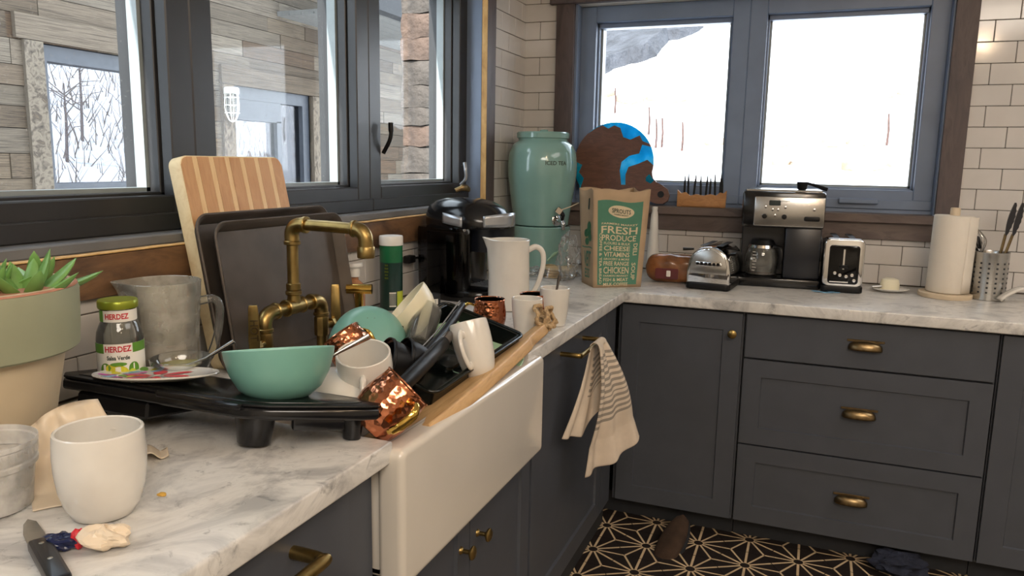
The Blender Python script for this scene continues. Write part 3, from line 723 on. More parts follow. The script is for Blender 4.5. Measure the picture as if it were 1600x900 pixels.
# crumbs
o = rock((.485, -2.655, H + .001), (.007, .005, .003), 5, 'crumb'); o.name = 'crumb'; tag(o, 'small golden crumb on the marble between mug and sink', 'crumb')
# flower pot with succulent
t = thing('succulent_pot', 'clay pot with sage green rim and succulent at the left edge', 'plant pot', (.152, -2.676, H))
K = 1.0
lathe('pot', shell([(.088, 0), (.092, .004), (.106, .09), (.121, .168), (.1215, .172), (.136, .175), (.140, .178), (.1425, .21), (.144, .262), (.142, .268)], .013), 'terracotta', t, 56)
lathe('painted_rim', [(.1375, .174), (.1408, .177), (.1432, .21), (.1448, .262), (.1428, .2685)], 'sage', t, 56)
lathe('rim_lip', [(.1430, .2690), (.1415, .2712), (.132, .2712), (.1295, .266), (.1285, .24)], 'clay', t, 56)
lathe('soil', [(.0001, .245), (.06, .250), (.128, .242)], 'soil', t, 30)
def leafm(L, w, th):
    V, F = [], []; n = 8; m = 9
    for i in range(m):
        s = i / (m - 1); ww = w * (math.sin(PI * min(1, s * .85 + .12)) ** .8) * (1 if s < .98 else .1); x = L * s; zz = L * .30 * s * s
        for k in range(n):
            a = 2 * PI * k / n; V.append((x, ww * math.cos(a), zz + th * math.sin(a) * (ww / w) + (.25 * ww * abs(math.cos(a)))))
    for i in range(m - 1):
        for k in range(n): F.append((i * n + k, i * n + (k + 1) % n, (i + 1) * n + (k + 1) % n, (i + 1) * n + k))
    F += [tuple(range(n))[::-1], tuple(range((m - 1) * n, m * n))]
    return V, F
lv = {}
def leaf(parent, loc, az, el, L, w=.014, mat='leaf'):
    key = (round(L, 3), w, mat)
    if key not in lv:
        V, F = leafm(L, w, w * .45); o = mk('leaf', V, F, mat, parent, 60); lv[key] = o.data
    else: o = link('leaf', lv[key], mat, parent)
    o.location = loc; o.rotation_euler = (0, -el, az); return o
rl = random.Random(11)
for cx, cy, n in ((.045, -.055, 11), (.088, .028, 12), (.01, .02, 10), (.055, -.01, 10), (-.05, -.04, 6), (.03, .085, 8)):
    for k in range(n):
        ring_ = k % 3; leaf(t, (cx, cy, .250), 2.4 * k + cx * 30, (.05, .32, .78)[ring_] + rl.uniform(-.1, .15), rl.choice([.065, .080, .095]), rl.choice([.012, .014]))
# black electric griddle on legs
t = thing('electric_griddle', 'black electric griddle on legs with bowl and plate standing on it', 'griddle', (0, -2.44, H + .006), (math.radians(-9), 0, 0))
body = [(.11, -0.072), (.49, -0.072), (.535, -0.055), (.640, 0.045), (.655, 0.068), (.645, 0.088), (.60, 0.105), (.11, 0.105), (.085, 0.080), (.085, -0.050)]
prism('plate_body', body, .046, .066, 'black', t, 'z', bevel=.006, seg=3)
inner = [(.125, -0.055), (.485, -0.055), (.525, -0.040), (.615, 0.047), (.622, 0.068), (.60, 0.088), (.125, 0.088)]
prism('raised_rim', [(x, y) for x, y in body], .066, .071, 'blackm', t, 'z', bevel=.003)
prism('cooking_surface', inner, .068, .0725, 'blackr', t, 'z', bevel=.001)
box('drip_tray', (.14, -0.069, .018), (.30, 0.080, .046), 'blackm', t, .004)
box('rim_strip', (.325, -0.080, .060), (.495, -0.068, .072), 'black', t, .004, 2)
prism('probe_socket', [(.560, -0.030), (.618, 0.028), (.600, 0.046), (.542, -0.012)], .030, .062, 'black', t, 'z', bevel=.004)
for x, y, r, z0 in ((.475, -.015, .030, -.004), (.600, .078, .017, .006), (.14, .080, .022, .006), (.14, -.030, .022, -.006)):
    lathe('leg', [(r * .75, z0), (r * .8, z0 + .002), (r, .046)], 'black', t, 20, (x, y, 0), sx=1.15)
# decorated plate
GZ = H + .0727
t = thing('floral_plate', 'white melamine plate with red and purple flowers lying on the griddle', 'plate', (.262, -2.445, GZ + .013), (math.radians(-6.5), math.radians(-3.5), math.radians(9)))
lathe('dish', [(.0001, 0), (.080, 0), (.090, .002), (.1135, .007), (.1145, .0085), (.1135, .010), (.090, .0060), (.0001, .0045)], 'white', t, 64, sx=1.0, sy=.62)
def petal(name, ang, r0, r1, w, mat, cx=0, cy=0):
    n = 10; V = []
    for i in range(n + 1):
        s = i / n; ww = w * math.sin(PI * s) ** .7 * (.5 + .5 * s); r = r0 + (r1 - r0) * s
        for sg in (-1, 1):
            x = cx + r * math.cos(ang) - sg * ww * math.sin(ang); y = cy + r * math.sin(ang) + sg * ww * math.cos(ang)
            R = math.hypot(x, y / .62); z = .0062 + max(0, (R - .088) * .20); V.append((x, y, z))
    return mk(name, V, [(2 * i, 2 * i + 1, 2 * i + 3, 2 * i + 2) for i in range(n)], mat, t, 60)
for k in range(6): petal('red_petal', k * PI / 3 + .0, .010, .062, .015, 'red', .012, -.012)
for k, mm in enumerate(['magenta', 'bluel', 'yellowp', 'magenta', 'bluel', 'greenp']): petal('printed_petal', k * PI / 3 + .4, .004, .036, .010, mm, -.066, -.008)
for k, mm in enumerate(['magenta', 'yellowp', 'magenta', 'bluel', 'magenta']): petal('printed_petal', k * 1.25 + .3, .004, .032, .009, mm, -.030, -.040)
for k, mm in enumerate(['bluel', 'yellowp', 'greenp', 'bluel', 'magenta']): petal('printed_petal', k * 1.25, .004, .030, .009, mm, -.045, .035)
lathe('flower_centre', [(.0001, 0), (.006, 0), (.0001, .0006)], 'cream', t, 14, (.012, -.012, .0068))
# salsa jar
t = thing('salsa_jar', 'glass salsa jar with green lid and red lettered label behind the plate', 'jar', (.146, -2.412, .978), (0, 0, math.radians(42))); t.scale = (1.07,) * 3
JP = [(.031, 0), (.0355, .004), (.0365, .010), (.0365, .070), (.035, .082), (.0295, .096), (.0275, .100), (.0275, .122), (.0285, .124)]
lathe('glass_body', shell(JP, .002), 'clear', t, 40)
lathe('lid', [(.0001, .122), (.0305, .122), (.0312, .124), (.0312, .1335), (.0298, .1355), (.0001, .1355)], 'lidg', t, 40)
def band(name, r, z0, z1, a0, a1, mat):
    n = 20
    V = [(r * math.sin(a0 + (a1 - a0) * i / n), -r * math.cos(a0 + (a1 - a0) * i / n), z) for z in (z0, z1) for i in range(n + 1)]
    return mk(name, V, [(i, i + 1, n + 2 + i, n + 1 + i) for i in range(n)], mat, t, 60)
band('label', .0369, .004, .066, -2.2, 2.2, 'paperw'); band('neck_label', .0281, .101, .120, -2.4, 2.4, 'paperw')
for a0, a1 in ((-1.5, -.62), (.62, 1.5)): band('green_block', .0371, .050, .066, a0, a1, 'greenp')
band('green_block', .0283, .101, .120, -1.4, -.82, 'greenp')
text('lettering', 'HERDEZ', .0135, 'red', t, (0, 0, .057), wrap=.0373, bold=.0003, sx=.82)
text('lettering', 'HERDEZ', .0125, 'red', t, (0, 0, .110), wrap=.0285, bold=.0003, sx=.80)
text('lettering', 'Salsa Verde', .0098, 'ink', t, (.0, 0, .0425), wrap=.0373, bold=.0002, sx=.78)
def blob(name, cx, cz, rx, rz, mat, r=.0373):
    n = 18; V = [(r * math.sin((cx + rx * math.cos(2 * PI * k / n)) / r), -r * math.cos((cx + rx * math.cos(2 * PI * k / n)) / r), cz + rz * math.sin(2 * PI * k / n)) for k in range(n)]
    return mk(name, V, [tuple(range(n))], mat, t, 0)
for cx, cz, rx, rz, mm, r in ((-.021, .022, .010, .012, 'greenp', .0372), (.024, .022, .009, .012, 'greenp', .0372), (-.013, .024, .008, .008, 'yellowp', .0374), (.021, .016, .006, .007, 'lime', .0375), (.0, .017, .0155, .013, 'yellowp', .0376), (.0, .032, .013, .0035, 'greenp', .0378)):
    blob('tomatillo_print', cx, cz, rx, rz, mm, r)
# glass pitcher
t = thing('glass_pitcher', 'cloudy glass pitcher with handle standing behind the salsa jar', 'pitcher', (.108, -2.272, H), (0, 0, math.radians(38)))
def spout(p, a):
    k = max(0, (p[2] - .165) / .055); d = math.exp(-((a - PI) / .35) ** 2) if k > 0 else 0
    p[0] -= .022 * d * k ** 1.5; return p
GP = [(.052, 0), (.057, .004), (.059, .03), (.062, .10), (.067, .16), (.0705, .205), (.0715, .220)]
lathe('vessel', shell(GP, .003), 'cloudy', t, 56, warp=spout)
tube('handle', smoothpts([(.066, 0, .178), (.094, 0, .181), (.104, 0, .162), (.098, 0, .11), (.080, 0, .062), (.058, 0, .045)], 6), [.009, .008, .008, .008, .008, .010], 'clear', t, 12)
lathe('milky_residue', [(.0001, .008), (.053, .008), (.0555, .03), (.0575, .060), (.058, .075), (.0001, .074)], 'latte', t, 40)
# glass bowl with broth
t = thing('glass_bowl', 'small clear glass bowl of pale broth behind the floral plate', 'bowl', (.232, -2.358, .968))
lathe('bowl', shell([(.030, 0), (.034, .002), (.046, .022), (.0525, .036), (.0535, .040), (.0535, .044)], .0028), 'clear', t, 44)
lathe('broth', [(.0001, .006), (.031, .006), (.043, .022), (.046, .029), (.0001, .029)], 'liquid', t, 40)
t2 = thing('teaspoon', 'steel spoon handle leaning out of the small glass bowl', 'spoon', (.236, -2.352, .978))
tube('stem', [(-.02, -.012, .006), (.03, .02, .030), (.075, .045, .062)], [.004, .0026, .0042], 'steel', t2, 8, flat=.5)
lathe('bowl', [(.0001, -.002), (.012, .0), (.014, .003)], 'steel', t2, 16, (-.022, -.014, .005), sx=1.3)
# teal bowl
BOWL = [(.036, 0), (.045, .002), (.066, .018), (.080, .042), (.0885, .070), (.0905, .082)]
def bowl(t, out='teal', inn='tealin', s=1.0):
    p = [(r * s, z * s) for r, z in BOWL]; pr = shell(p, .0032); nn = len(p) + 2
    return lathe('dish', pr, [out, inn], t, 56, fmf=lambda i: 0 if i < nn - 1 else 1)
t = thing('teal_bowl', 'teal bowl with a fork handle sticking out standing on the griddle', 'bowl', (.492, -2.405, .982), aim((-.135, .165, .977))); bowl(t)
t = thing('fork', 'steel fork handle resting over the rim of the front teal bowl', 'fork', (.53, -2.36, GZ + .012))
tube('stem', [(-.045, -.03, .0), (.025, .035, .052), (.062, .070, .076)], [.003, .003, .006], 'steel', t, 8, flat=.5)
boxes('tines', [((-.082, -.046 + k * .005, -.002), (-.044, -.0435 + k * .005, .0)) for k in range(4)], 'steel', t)
# ================================================================== FAUCET, BOARD, SHEETS, SINK PILE
FX, FY1, FY2 = .200, -2.087, -1.880
t = thing('bridge_faucet', 'aged brass pipe-style bridge faucet behind the sink', 'faucet', (FX, 0, H))
def pipe(name, pts, r, parent=None): return tube(name, pts, r, 'brass', parent or t, 18)
def collar(loc, axis, r=.0175, h=.010, parent=None):
    o = lathe('collar', [(.0001, 0), (r - .002, 0), (r, .002), (r, h - .002), (r - .002, h), (.0001, h)], 'brass', parent or t, 24, loc); o.rotation_mode = 'QUATERNION'; o.rotation_quaternion = aim(axis); return o
ym = (FY1 + FY2) / 2; zb = .128
for y, s in ((FY1, 1), (FY2, -1)):
    lathe('flange', [(.0001, 0), (.031, 0), (.032, .003), (.030, .007), (.018, .010), (.0001, .010)], 'brass', t, 32, (0, y, 0))
    pipe('leg', [(0, y, .005), (0, y, .045), (0, y, .10)], .0125)
    lathe('valve_body', [(.0001, .040), (.0165, .040), (.0175, .044), (.0175, .082), (.0165, .086), (.0001, .086)], 'brass', t, 8, (0, y, 0))
    e = pipe('elbow', smoothpts([(0, y, .088), (0, y, .108), (0, y + s * .008, .122), (0, y + s * .024, .128), (0, y + s * .036, zb)], 5), .0165)
    collar((0, y, .088), (0, 0, 1), .0190, .009); collar((0, y + s * .034, zb), (0, s, 0), .0190, .009)
    pipe('bridge_pipe', [(0, y + s * .03, zb), (0, ym - s * .02, zb)], .0125)
    # lever on the outer side
    o = tube('valve_stub', [(0.004, y - s * .010, .064), (.010, y - s * .040, .064)], [.009, .009], 'brass', t, 8)
    lathe('hex_nut', [(.0001, 0), (.013, 0), (.013, .011), (.0001, .011)], 'brass', t, 6, (.006, y - s * .028, .064), (PI / 2 if s > 0 else -PI / 2, 0, 0))
    lv_ = prism('lever', [(-.010, 0), (.010, 0), (.012, .03), (.010, .10), (.008, .106), (-.008, .106), (-.010, .10), (-.012, .03)], -.004, .004, 'brass', t, 'y', bevel=.0015, loc=(.010, y - s * .046, .052), rot=(math.radians(4 * s), 0, math.radians(38)))
    if s > 0: text('lettering', 'HOT', .022, 'brassd', lv_, (.0, -.0044, .052), (PI / 2, PI / 2, 0), ext=.0004, bold=.0004)
tube('tee', [(0, ym - .026, zb), (0, ym + .026, zb)], .0175, 'brass', t, 20); collar((0, ym - .032, zb), (0, 1, 0), .0195, .009); collar((0, ym + .023, zb), (0, 1, 0), .0195, .009)
pipe('riser', [(0, ym, .128), (0, ym, .165), (0, ym, .30)], [.0165, .0130, .0130]); collar((0, ym, .155), (0, 0, 1), .0185, .010); collar((0, ym, .166), (0, 0, 1), .0165, .016)
pipe('elbow', smoothpts([(0, ym, .275), (0, ym, .298), (.010, ym, .312), (.026, ym, .317), (.036, ym, .317)], 5), .0165); collar((0, ym, .270), (0, 0, 1), .0190, .010); collar((.032, ym, .317), (1, 0, 0), .0190, .010)
pipe('spout_arm', [(.03, ym, .317), (.10, ym, .316), (.170, ym, .314)], .0128)
pipe('elbow', smoothpts([(.162, ym, .314), (.180, ym, .311), (.192, ym, .298), (.194, ym, .278), (.194, ym, .268)], 5), .0165); collar((.160, ym, .314), (1, 0, 0), .0190, .009)
lathe('nozzle', [(.0001, 0), (.0185, 0), (.0195, .003), (.0195, .022), (.0180, .025), (.0001, .025)], 'brass', t, 28, (.194, ym, .252))
t = thing('soap_pump', 'brass T-shaped soap pump between faucet and green canister', 'soap dispenser', (.185, -1.690, H))
lathe('flange', [(.0001, 0), (.026, 0), (.026, .004), (.018, .008), (.0001, .008)], 'gold', t, 24)
tube('post', [(0, 0, .005), (0, 0, .06), (0, 0, .115)], [.0125, .0115, .0115], 'gold', t, 20)
tube('spout_bar', [(-.030, -.012, .124), (0, 0, .124), (.032, .013, .124)], .0135, 'gold', t, 20)
# butcher-block board leaning on the sill
tl = math.radians(-15)
BD = thing('butcher_block', 'thick striped maple cutting board leaning against the window', 'cutting board', (.118, -2.125, H + .001), (0, 0, 0))
Wb, Hb, Tb = .335, .475, .036
def leanM(o, ang): o.rotation_euler = (0, -ang, 0)
holder = prism('edge_block', rrect(0, 0, Wb, Hb, .022, 6), -Tb, 0, 'boarde', BD, 'x', bevel=.003); leanM(holder, math.radians(11.9))
ns = 13; xs = 0
for k in range(ns):
    w = Wb * ((.105 if k % 2 == 0 else .045) / (.105 * 7 + .045 * 6)); y0, y1 = xs, xs + w; xs += w
    c = .022
    def zt(y): return Hb - (c - math.sqrt(max(0, c * c - (c - y) ** 2)) if y < c else (c - math.sqrt(max(0, c * c - (y - Wb + c) ** 2)) if y > Wb - c else 0))
    ys = [y0 + .0004 + (y1 - y0 - .0008) * i / 5 for i in range(6)]
    poly = [(ys[0], Hb - zt(ys[0]) + .003)] + [(ys[-1], Hb - zt(ys[-1]) + .003)] + [(y, zt(y) - .003) for y in ys[::-1]]
    o = prism('strip', poly, 0, .0012, 'board' if k % 2 == 0 else 'boardl', BD, 'x'); leanM(o, math.radians(11.9))
# baking sheets
def sheet(lab, loc, ang, w, h, yaw=0, mat='pan'):
    t = thing('baking_sheet', lab, 'baking sheet', loc, (0, -ang, yaw))
    d = .020
    def ringp(inset, x): return [(x, y, z) for y, z in rrect(inset, inset, w - inset, h - inset, max(.006, .030 - inset), 6)]
    loops = [ringp(-.006, .0), ringp(-.008, .004), ringp(-.004, .006), ringp(0, .004), ringp(.010, -d + .003), ringp(.014, -d)]
    n = len(loops[0]); V = sum(loops, []); F = []
    for i in range(len(loops) - 1):
        for k in range(n): F.append((i * n + k, i * n + (k + 1) % n, (i + 1) * n + (k + 1) % n, (i + 1) * n + k))
    o = mk('tray', V, F, mat, t, 40)
    md = o.modifiers.new('solid', 'SOLIDIFY'); md.thickness = .0015
    prism('base', rrect(.013, .013, w - .013, h - .013, .018, 6), -d - .0008, -d + .0008, mat, t, 'x')
    tube('rolled_rim', [(.004, y, z) for y, z in rrect(-.006, -.006, w + .006, h + .006, .034, 8)], .0032, mat, t, 8, closed=True)
    return t
sheet('larger dark baking sheet leaning directly on the cutting board', (.142, -2.150, H + .010), math.radians(10.5), .455, .330)
sheet('worn grey baking sheet leaning in front of the darker one', (.160, -2.128, H + .010), math.radians(9.5), .425, .312, math.radians(-3))
# soap bottle, green canister, cord
t = thing('soap_bottle', 'clear pump bottle with orange soap behind the brass soap pump', 'bottle', (.050, -1.505, H))
lathe('bottle', [(.0001, 0), (.030, .001), (.033, .006), (.033, .085), (.026, .105), (.013, .115), (.013, .125), (.0001, .125)], 'soap', t, 30, sy=.75)
lathe('cap', [(.0001, .124), (.017, .124), (.017, .150), (.024, .152), (.026, .156), (.024, .164), (.0001, .165)], 'bone', t, 24)
prism('blue_label', rrect(-.016, .035, .016, .078, .008), -.0262, -.0255, 'paperw', t, 'y'); prism('brand_mark', rrect(-.012, .060, .006, .074, .006), -.0268, -.0262, 'blue', t, 'y')
t = thing('wipes_canister', 'tall green canister with white lid beside the black brewer', 'canister', (.075, -1.335, H), (0, 0, math.radians(40)))
lathe('tub', [(.0001, 0), (.034, 0), (.0355, .003), (.0355, .205), (.0001, .205)], 'greenk', t, 40)
for z0, z1, a0, a1, mm in ((.150, .205, -2.6, 2.6, 'greenc'), (.01, .06, .35, 1.3, 'lime'), (.012, .058, -.35, .25, 'paperw')):
    n = 20; r = .0358; V = [(r * math.sin(a0 + (a1 - a0) * i / n), -r * math.cos(a0 + (a1 - a0) * i / n), z) for z in (z0, z1) for i in range(n + 1)]
    mk('printed_panel', V, [(i, i + 1, n + 2 + i, n + 1 + i) for i in range(n)], mm, t, 60)
for k in range(6):
    a = -.30 + k * .1; box('barcode_bar', (-.0012, -.0004, .016), (.0012, 0, .054), 'ink', t, loc=(.0361 * math.sin(a), -.0361 * math.cos(a), 0), rot=(0, 0, a))
for k, (zz, ln) in enumerate(((.142, .030), (.132, .038), (.122, .026), (.112, .036), (.102, .022))):
    a = -.8; text('small_print', 'lllilllilll'[:6 + k % 3], .008, 'lidg', t, (0, 0, zz), (0, 0, -.6), wrap=.0360)
lathe('lid', [(.0001, .203), (.0375, .203), (.0375, .228), (.0355, .232), (.0001, .233)], 'bone', t, 40)
t = thing('power_cord', 'black plug and cord on the tiled wall behind the brewer', 'cord', (.012, -1.130, 1.045))
boxes('plug', [((0, -.022, -.012), (.028, .022, .014))], 'blackm', t, .005, 2)
tube('cable', smoothpts([(.014, .018, 0), (.016, .06, .0), (.03, .10, -.012), (.04, .115, -.05), (.03, .08, -.08), (.035, .05, -.10), (.05, .075, -.122)], 8), .0045, 'blackm', t, 10)

def hang(axis, d):
    q = aim(axis); return max((k * .05 for k in range(126)), key=lambda th: (q @ Vector((math.cos(th), math.sin(th), 0))).dot(Vector(d)))
# ---- pile of dishes
t = thing('teal_bowl', 'upturned teal bowl on the pile in front of the soap pump', 'bowl', (.400, -1.985, 1.010), aim((-.42, .62, -.62))); bowl(t); 
for k in range(12):
    r = random.Random(k); a = r.uniform(0, 6.28); q = r.uniform(.02, .075); zz = interp(q, [(0, 0), (.036, 0), (.066, .018), (.080, .042), (.0885, .07)])
    lathe('water_drop', [(.0001, -.0016), (.0014, -.0008), (.0001, 0)], 'clear', t, 8, (q * math.cos(a), q * math.sin(a), zz))
t = thing('cream_bowl', 'cream coloured bowl tipped on its side behind the teal bowl', 'bowl', (.440, -1.800, .985), aim((-.55, -.30, .55))); bowl(t, 'cream', 'cream', .86)
# copper mugs
CM = [(.026, 0), (.033, .002), (.041, .014), (.0455, .034), (.0455, .052), (.0425, .076), (.0415, .088)]
def copper_parts(t, hang=0, lip=True):
    pr = shell(CM, .0018); nn = len(CM) + 1
    lathe('cup', pr, ['copper', 'copperin'], t, 48, fmf=lambda i: 0 if i < nn else 1)
    lathe('rim', [(.0420, .0865), (.0432, .0885), (.0420, .0905), (.0404, .0885), (.0420, .0865)], 'copperin' if not lip else 'copper', t, 40)
    tube('handle', smoothpts([(.042, 0, .072), (.060, 0, .078), (.074, 0, .066), (.072, 0, .044), (.064, 0, .028), (.058, 0, .022)], 6), [.0035, .0045, .0055, .0055, .005, .0035], 'gold', t, 10, rot=(0, 0, hang), flat=1.4)
t = thing('copper_mug', 'hammered copper mug tipped over at the front corner of the sink', 'mug', (.605, -2.325, .922), aim((.50, .50, .62), 0)); t.scale = (1.12,) * 3; copper_parts(t, hang((.50, .50, .62), (.6, -.75, -.2)))
t = thing('copper_mug', 'hammered copper mug tilted behind the white mug in the sink', 'mug', (.470, -2.110, .955), aim((-.50, -.05, .62))); copper_parts(t, math.radians(170))
t = thing('copper_mug', 'hammered copper mug standing on the far side of the sink', 'mug', (.478, -1.490, H)); copper_parts(t, math.radians(215))
t = thing('copper_mug', 'dark copper mug mostly hidden behind the two white cups', 'mug', (.560, -1.355, H)); copper_parts(t, math.radians(100))
# white mugs
t = thing('white_mug', 'white mug with handle in front on the left of the sink pile', 'mug', (.535, -2.205, .925), aim((.10, -.30, .93))); t.scale = (.94,) * 3; mug_parts(t, True, hang((.10, -.30, .93), (.45, -.85, 0)))
t = thing('white_mug', 'white mug lying low between teal bowl and sink pile', 'mug', (.575, -2.275, .915), aim((-.80, .20, .22))); mug_parts(t, False)
t = thing('white_mug', 'white mug lying tilted on the black baking dish in the sink', 'mug', (.640, -1.915, .912), aim((-.30, .12, .85))); t.scale = (.80, .80, 1.06); mug_parts(t, True, hang((-.30, .12, .85), (.1, -1, 0)))
CUP = [(.026, 0), (.032, .002), (.036, .02), (.040, .05), (.0425, .085), (.0425, .098)]
def cup_parts(t): lathe('cup', shell(CUP, .0035), 'white', t, 44)
t = thing('white_cup', 'plain white cup standing by the rope of the wooden board', 'cup', (.584, -1.478, H)); cup_parts(t)
t = thing('white_cup', 'larger white cup with a spoon in it near the counter edge', 'cup', (.618, -1.342, H)); lathe('cup', shell([(r * 1.02, z * 1.12) for r, z in CUP], .0035), 'white', t, 44)
t = thing('teaspoon', 'dark spoon standing in the white cup nearest the corner', 'spoon', (.615, -1.335, H + .02)); tube('stem', [(0, 0, 0), (.004, .0, .07), (.012, .004, .125)], [.003, .003, .0045], 'copperin', t, 8, flat=.6); lathe('bowl', [(.0001, -.002), (.011, .0), (.013, .003)], 'copperin', t, 14, (0, 0, -.002))
# black lids
def lid(lab, loc, ax):
    t = thing('travel_mug_lid', lab, 'lid', loc, aim(ax)); lathe('shell', shell([(.030, 0), (.036, .003), (.040, .02), (.041, .034), (.044, .036), (.044, .041)], .003), 'blackm', t, 40)
    lathe('valve', [(.0001, .003), (.012, .004), (.012, .009), (.004, .012), (.0001, .012)], 'silver', t, 16); return t
lid('black travel mug lid facing the camera in the sink pile', (.545, -2.085, .962), (-.50, -.55, .30)).scale = (1.15,) * 3
lid('second black lid nested behind the first in the pile', (.562, -2.045, .955), (-.50, -.55, .30)).scale = (1.15,) * 3
t = thing('drinking_glass', 'clear drinking glass lying in the pile under the cream bowl', 'glass', (.478, -1.905, .962), aim((-.15, .55, .40))); lathe('tumbler', shell([(.028, 0), (.031, .003), (.036, .09), (.037, .11)], .0022), 'clear', t, 40)
# long black handles
t = thing('frying_pan', 'black pan whose long looped handle sticks up from the sink', 'pan', (.49, -2.02, .80))
lathe('pan_body', shell([(.085, 0), (.095, .004), (.11, .04)], .003), 'blackm', t, 40, rot=(math.radians(10), math.radians(12), 0))
tube('handle', smoothpts([(.075, -.085, .125), (.060, -.025, .158), (.035, .15, .186), (.012, .304, .225)], 8), [.010, .011, .012, .013, .014, .0145, .0135, .010], 'blackm', t, 12, flat=.7)
tube('handle_edge', smoothpts([(.064, -.090, .133), (.050, -.028, .168), (.025, .148, .198), (.006, .298, .236)], 8), .0020, 'silver', t, 6)
t = thing('knife', 'thick black handled knife resting in the copper mug in front', 'knife', (.617, -2.240, .965))
tube('handle', smoothpts([(.0, .0, .0), (-.012, .10, .012), (-.036, .262, .028)], 8), [.0150, .0165, .0175, .0175, .0165, .0155], 'blackm', t, 14, flat=.8)
tube('bolster', [(-.036, .258, .028), (-.040, .285, .034), (-.042, .305, .036)], [.0150, .015, .011], 'copperin', t, 14, flat=.6)
# black baking dish and green plate
def frame3(X, N):
    X = Vector(X).normalized(); N = Vector(N); N = (N - X * N.dot(X)).normalized(); return Matrix((X, N.cross(X), N)).transposed().to_quaternion()
t = thing('baking_dish', 'black rectangular baking dish tilted in the sink pile', 'dish', (.512, -1.880, .915), frame3((.06, .95, .08), (.26, -.16, .94)))
bl = [((-.205, -.105, 0), (.205, .105, .004)), ((-.208, -.108, 0), (-.202, .108, .058)), ((.202, -.108, 0), (.208, .108, .058)), ((-.208, -.108, 0), (.208, -.102, .058)), ((-.208, .102, 0), (.208, .108, .058))]
boxes('dish', bl, 'blackr', t, .0015); tube('rolled_rim', [(x, y, .058) for x, y in rrect(-.214, -.114, .214, .114, .020, 6)], .004, 'blackr', t, 8, closed=True)
prism('lid_handle', rrect(-.03, -.05, .06, .03, .015), .004, .022, 'blackr', t, 'z', bevel=.004)
t = thing('green_plate', 'pale green plate wedged between black dish and wooden board', 'plate', (.545, -1.760, .908), aim((.26, -.20, .92)))
lathe('plate', [(.0001, 0), (.06, 0), (.085, .010), (.125, .024), (.127, .026), (.125, .028), (.085, .014), (.06, .004), (.0001, .004)], ['greenplate', 'greenplate'], t, 56)
# acacia paddle board with rope
t = thing('paddle_board', 'round edged wooden paddle board with rope loop leaning in the sink', 'cutting board', (0, 0, 0))
Lp = (Vector((.664, -1.500, .945)) - Vector((.672, -2.225, .885))); Ln = Lp.length; X_ = Lp.normalized(); N_ = Vector((-.34, -.10, .93)); N_ = (N_ - X_ * N_.dot(X_)).normalized(); Y_ = N_.cross(X_)
t.rotation_mode = 'QUATERNION'; t.rotation_quaternion = Matrix((X_, Y_, N_)).transposed().to_quaternion(); t.location = (.678, -2.225, .908)
out = smoothpts([(a, b, 0) for a, b in [(0, .13), (.0, .02), (.03, .002), (.25, -.004), (.44, .0), (.535, .004), (.56, .010), (.60, .014), (.69, .014), (.71, .032), (.69, .050), (.60, .052), (.565, .065), (.548, .12), (.50, .19), (.25, .20), (.03, .19)]], 5, True)
prism('board', [(p.x, p.y) for p in out], -.028, 0, 'paddle', t, 'z', bevel=.004, seg=3)
for cx, cy, cz, r0, tl_ in ((.706, .024, .018, .030, .2), (.722, .010, .006, .027, -.5), (.736, .020, -.002, .024, .9), (.728, .034, -.010, .022, 1.4)):
    tube('rope', [(cx + r0 * math.cos(2 * PI * k / 26), cy + r0 * .5 * math.sin(2 * PI * k / 26) * math.sin(tl_) + .006 * math.sin(k), cz + r0 * math.sin(2 * PI * k / 26) * math.cos(tl_ * .6) + .0015 * math.sin(k * 2.1)) for k in range(26)], [.0052 + .0009 * (k % 2) for k in range(26)], 'rope', t, 8, closed=True)
# ================================================================== CORNER AND BACK WORKTOP
def loft(name, rings, mat, parent, smooth=50, n=32, p=2.6):
    """rings of (cx, cy, rx, ry, z): stacked superellipses"""
    V, F = [], []
    for cx, cy, rx, ry, z in rings:
        for k in range(n):
            a = 2 * PI * k / n; c, s_ = math.cos(a), math.sin(a)
            V.append((cx + rx * math.copysign(abs(c) ** (2 / p), c), cy + ry * math.copysign(abs(s_) ** (2 / p), s_), z))
    for i in range(len(rings) - 1):
        for k in range(n): F.append((i * n + k, i * n + (k + 1) % n, (i + 1) * n + (k + 1) % n, (i + 1) * n + k))
    F += [tuple(range(n))[::-1], tuple(range((len(rings) - 1) * n, len(rings) * n))]
    return mk(name, V, F, mat, parent, smooth)
# ---- single-cup coffee brewer
t = thing('pod_brewer', 'glossy black pod coffee brewer with silver handle in the corner', 'coffee maker', (.195, -1.015, H), (0, 0, math.radians(-8)))
loft('base', [(.0, 0, .145, .118, 0), (.0, 0, .148, .120, .004), (.0, 0, .148, .120, .034), (.0, 0, .144, .116, .038)], 'black', t)
loft('rear_body', [(-.055, .02, .090, .10, .036), (-.055, .02, .090, .10, .24)], 'black', t)
loft('brew_head', [(.045, .025, .098, .082, .165), (.045, .025, .102, .086, .18), (.045, .025, .102, .090, .245), (.04, .02, .11, .10, .262)], 'navy', t)
loft('dome', [(.0, .0, .150, .118, .244), (.0, 0, .152, .120, .258), (-.004, 0, .148, .118, .285), (-.012, 0, .130, .106, .312), (-.018, 0, .100, .082, .330), (-.022, 0, .055, .05, .340), (-.022, 0, .01, .01, .342)], 'black', t, 60, p=2.3)
loft('water_tank', [(-.035, -.098, .100, .030, .020), (-.035, -.098, .102, .032, .03), (-.035, -.100, .104, .034, .235), (-.035, -.100, .100, .032, .245)], 'smoke', t)
loft('tank_core', [(-.035, -.098, .070, .018, .03), (-.035, -.098, .070, .018, .23)], 'blackm', t)
def hb_(u, v):
    a = -.80 + 2.5 * u; r = .158; w = .013 + .010 * math.cos(a) ** 2
    return (.0 + r * math.cos(a) * 1.02, .128 * math.sin(a) * 1.0, .262 + (v - .5) * 2 * w + .012 * math.cos(a))
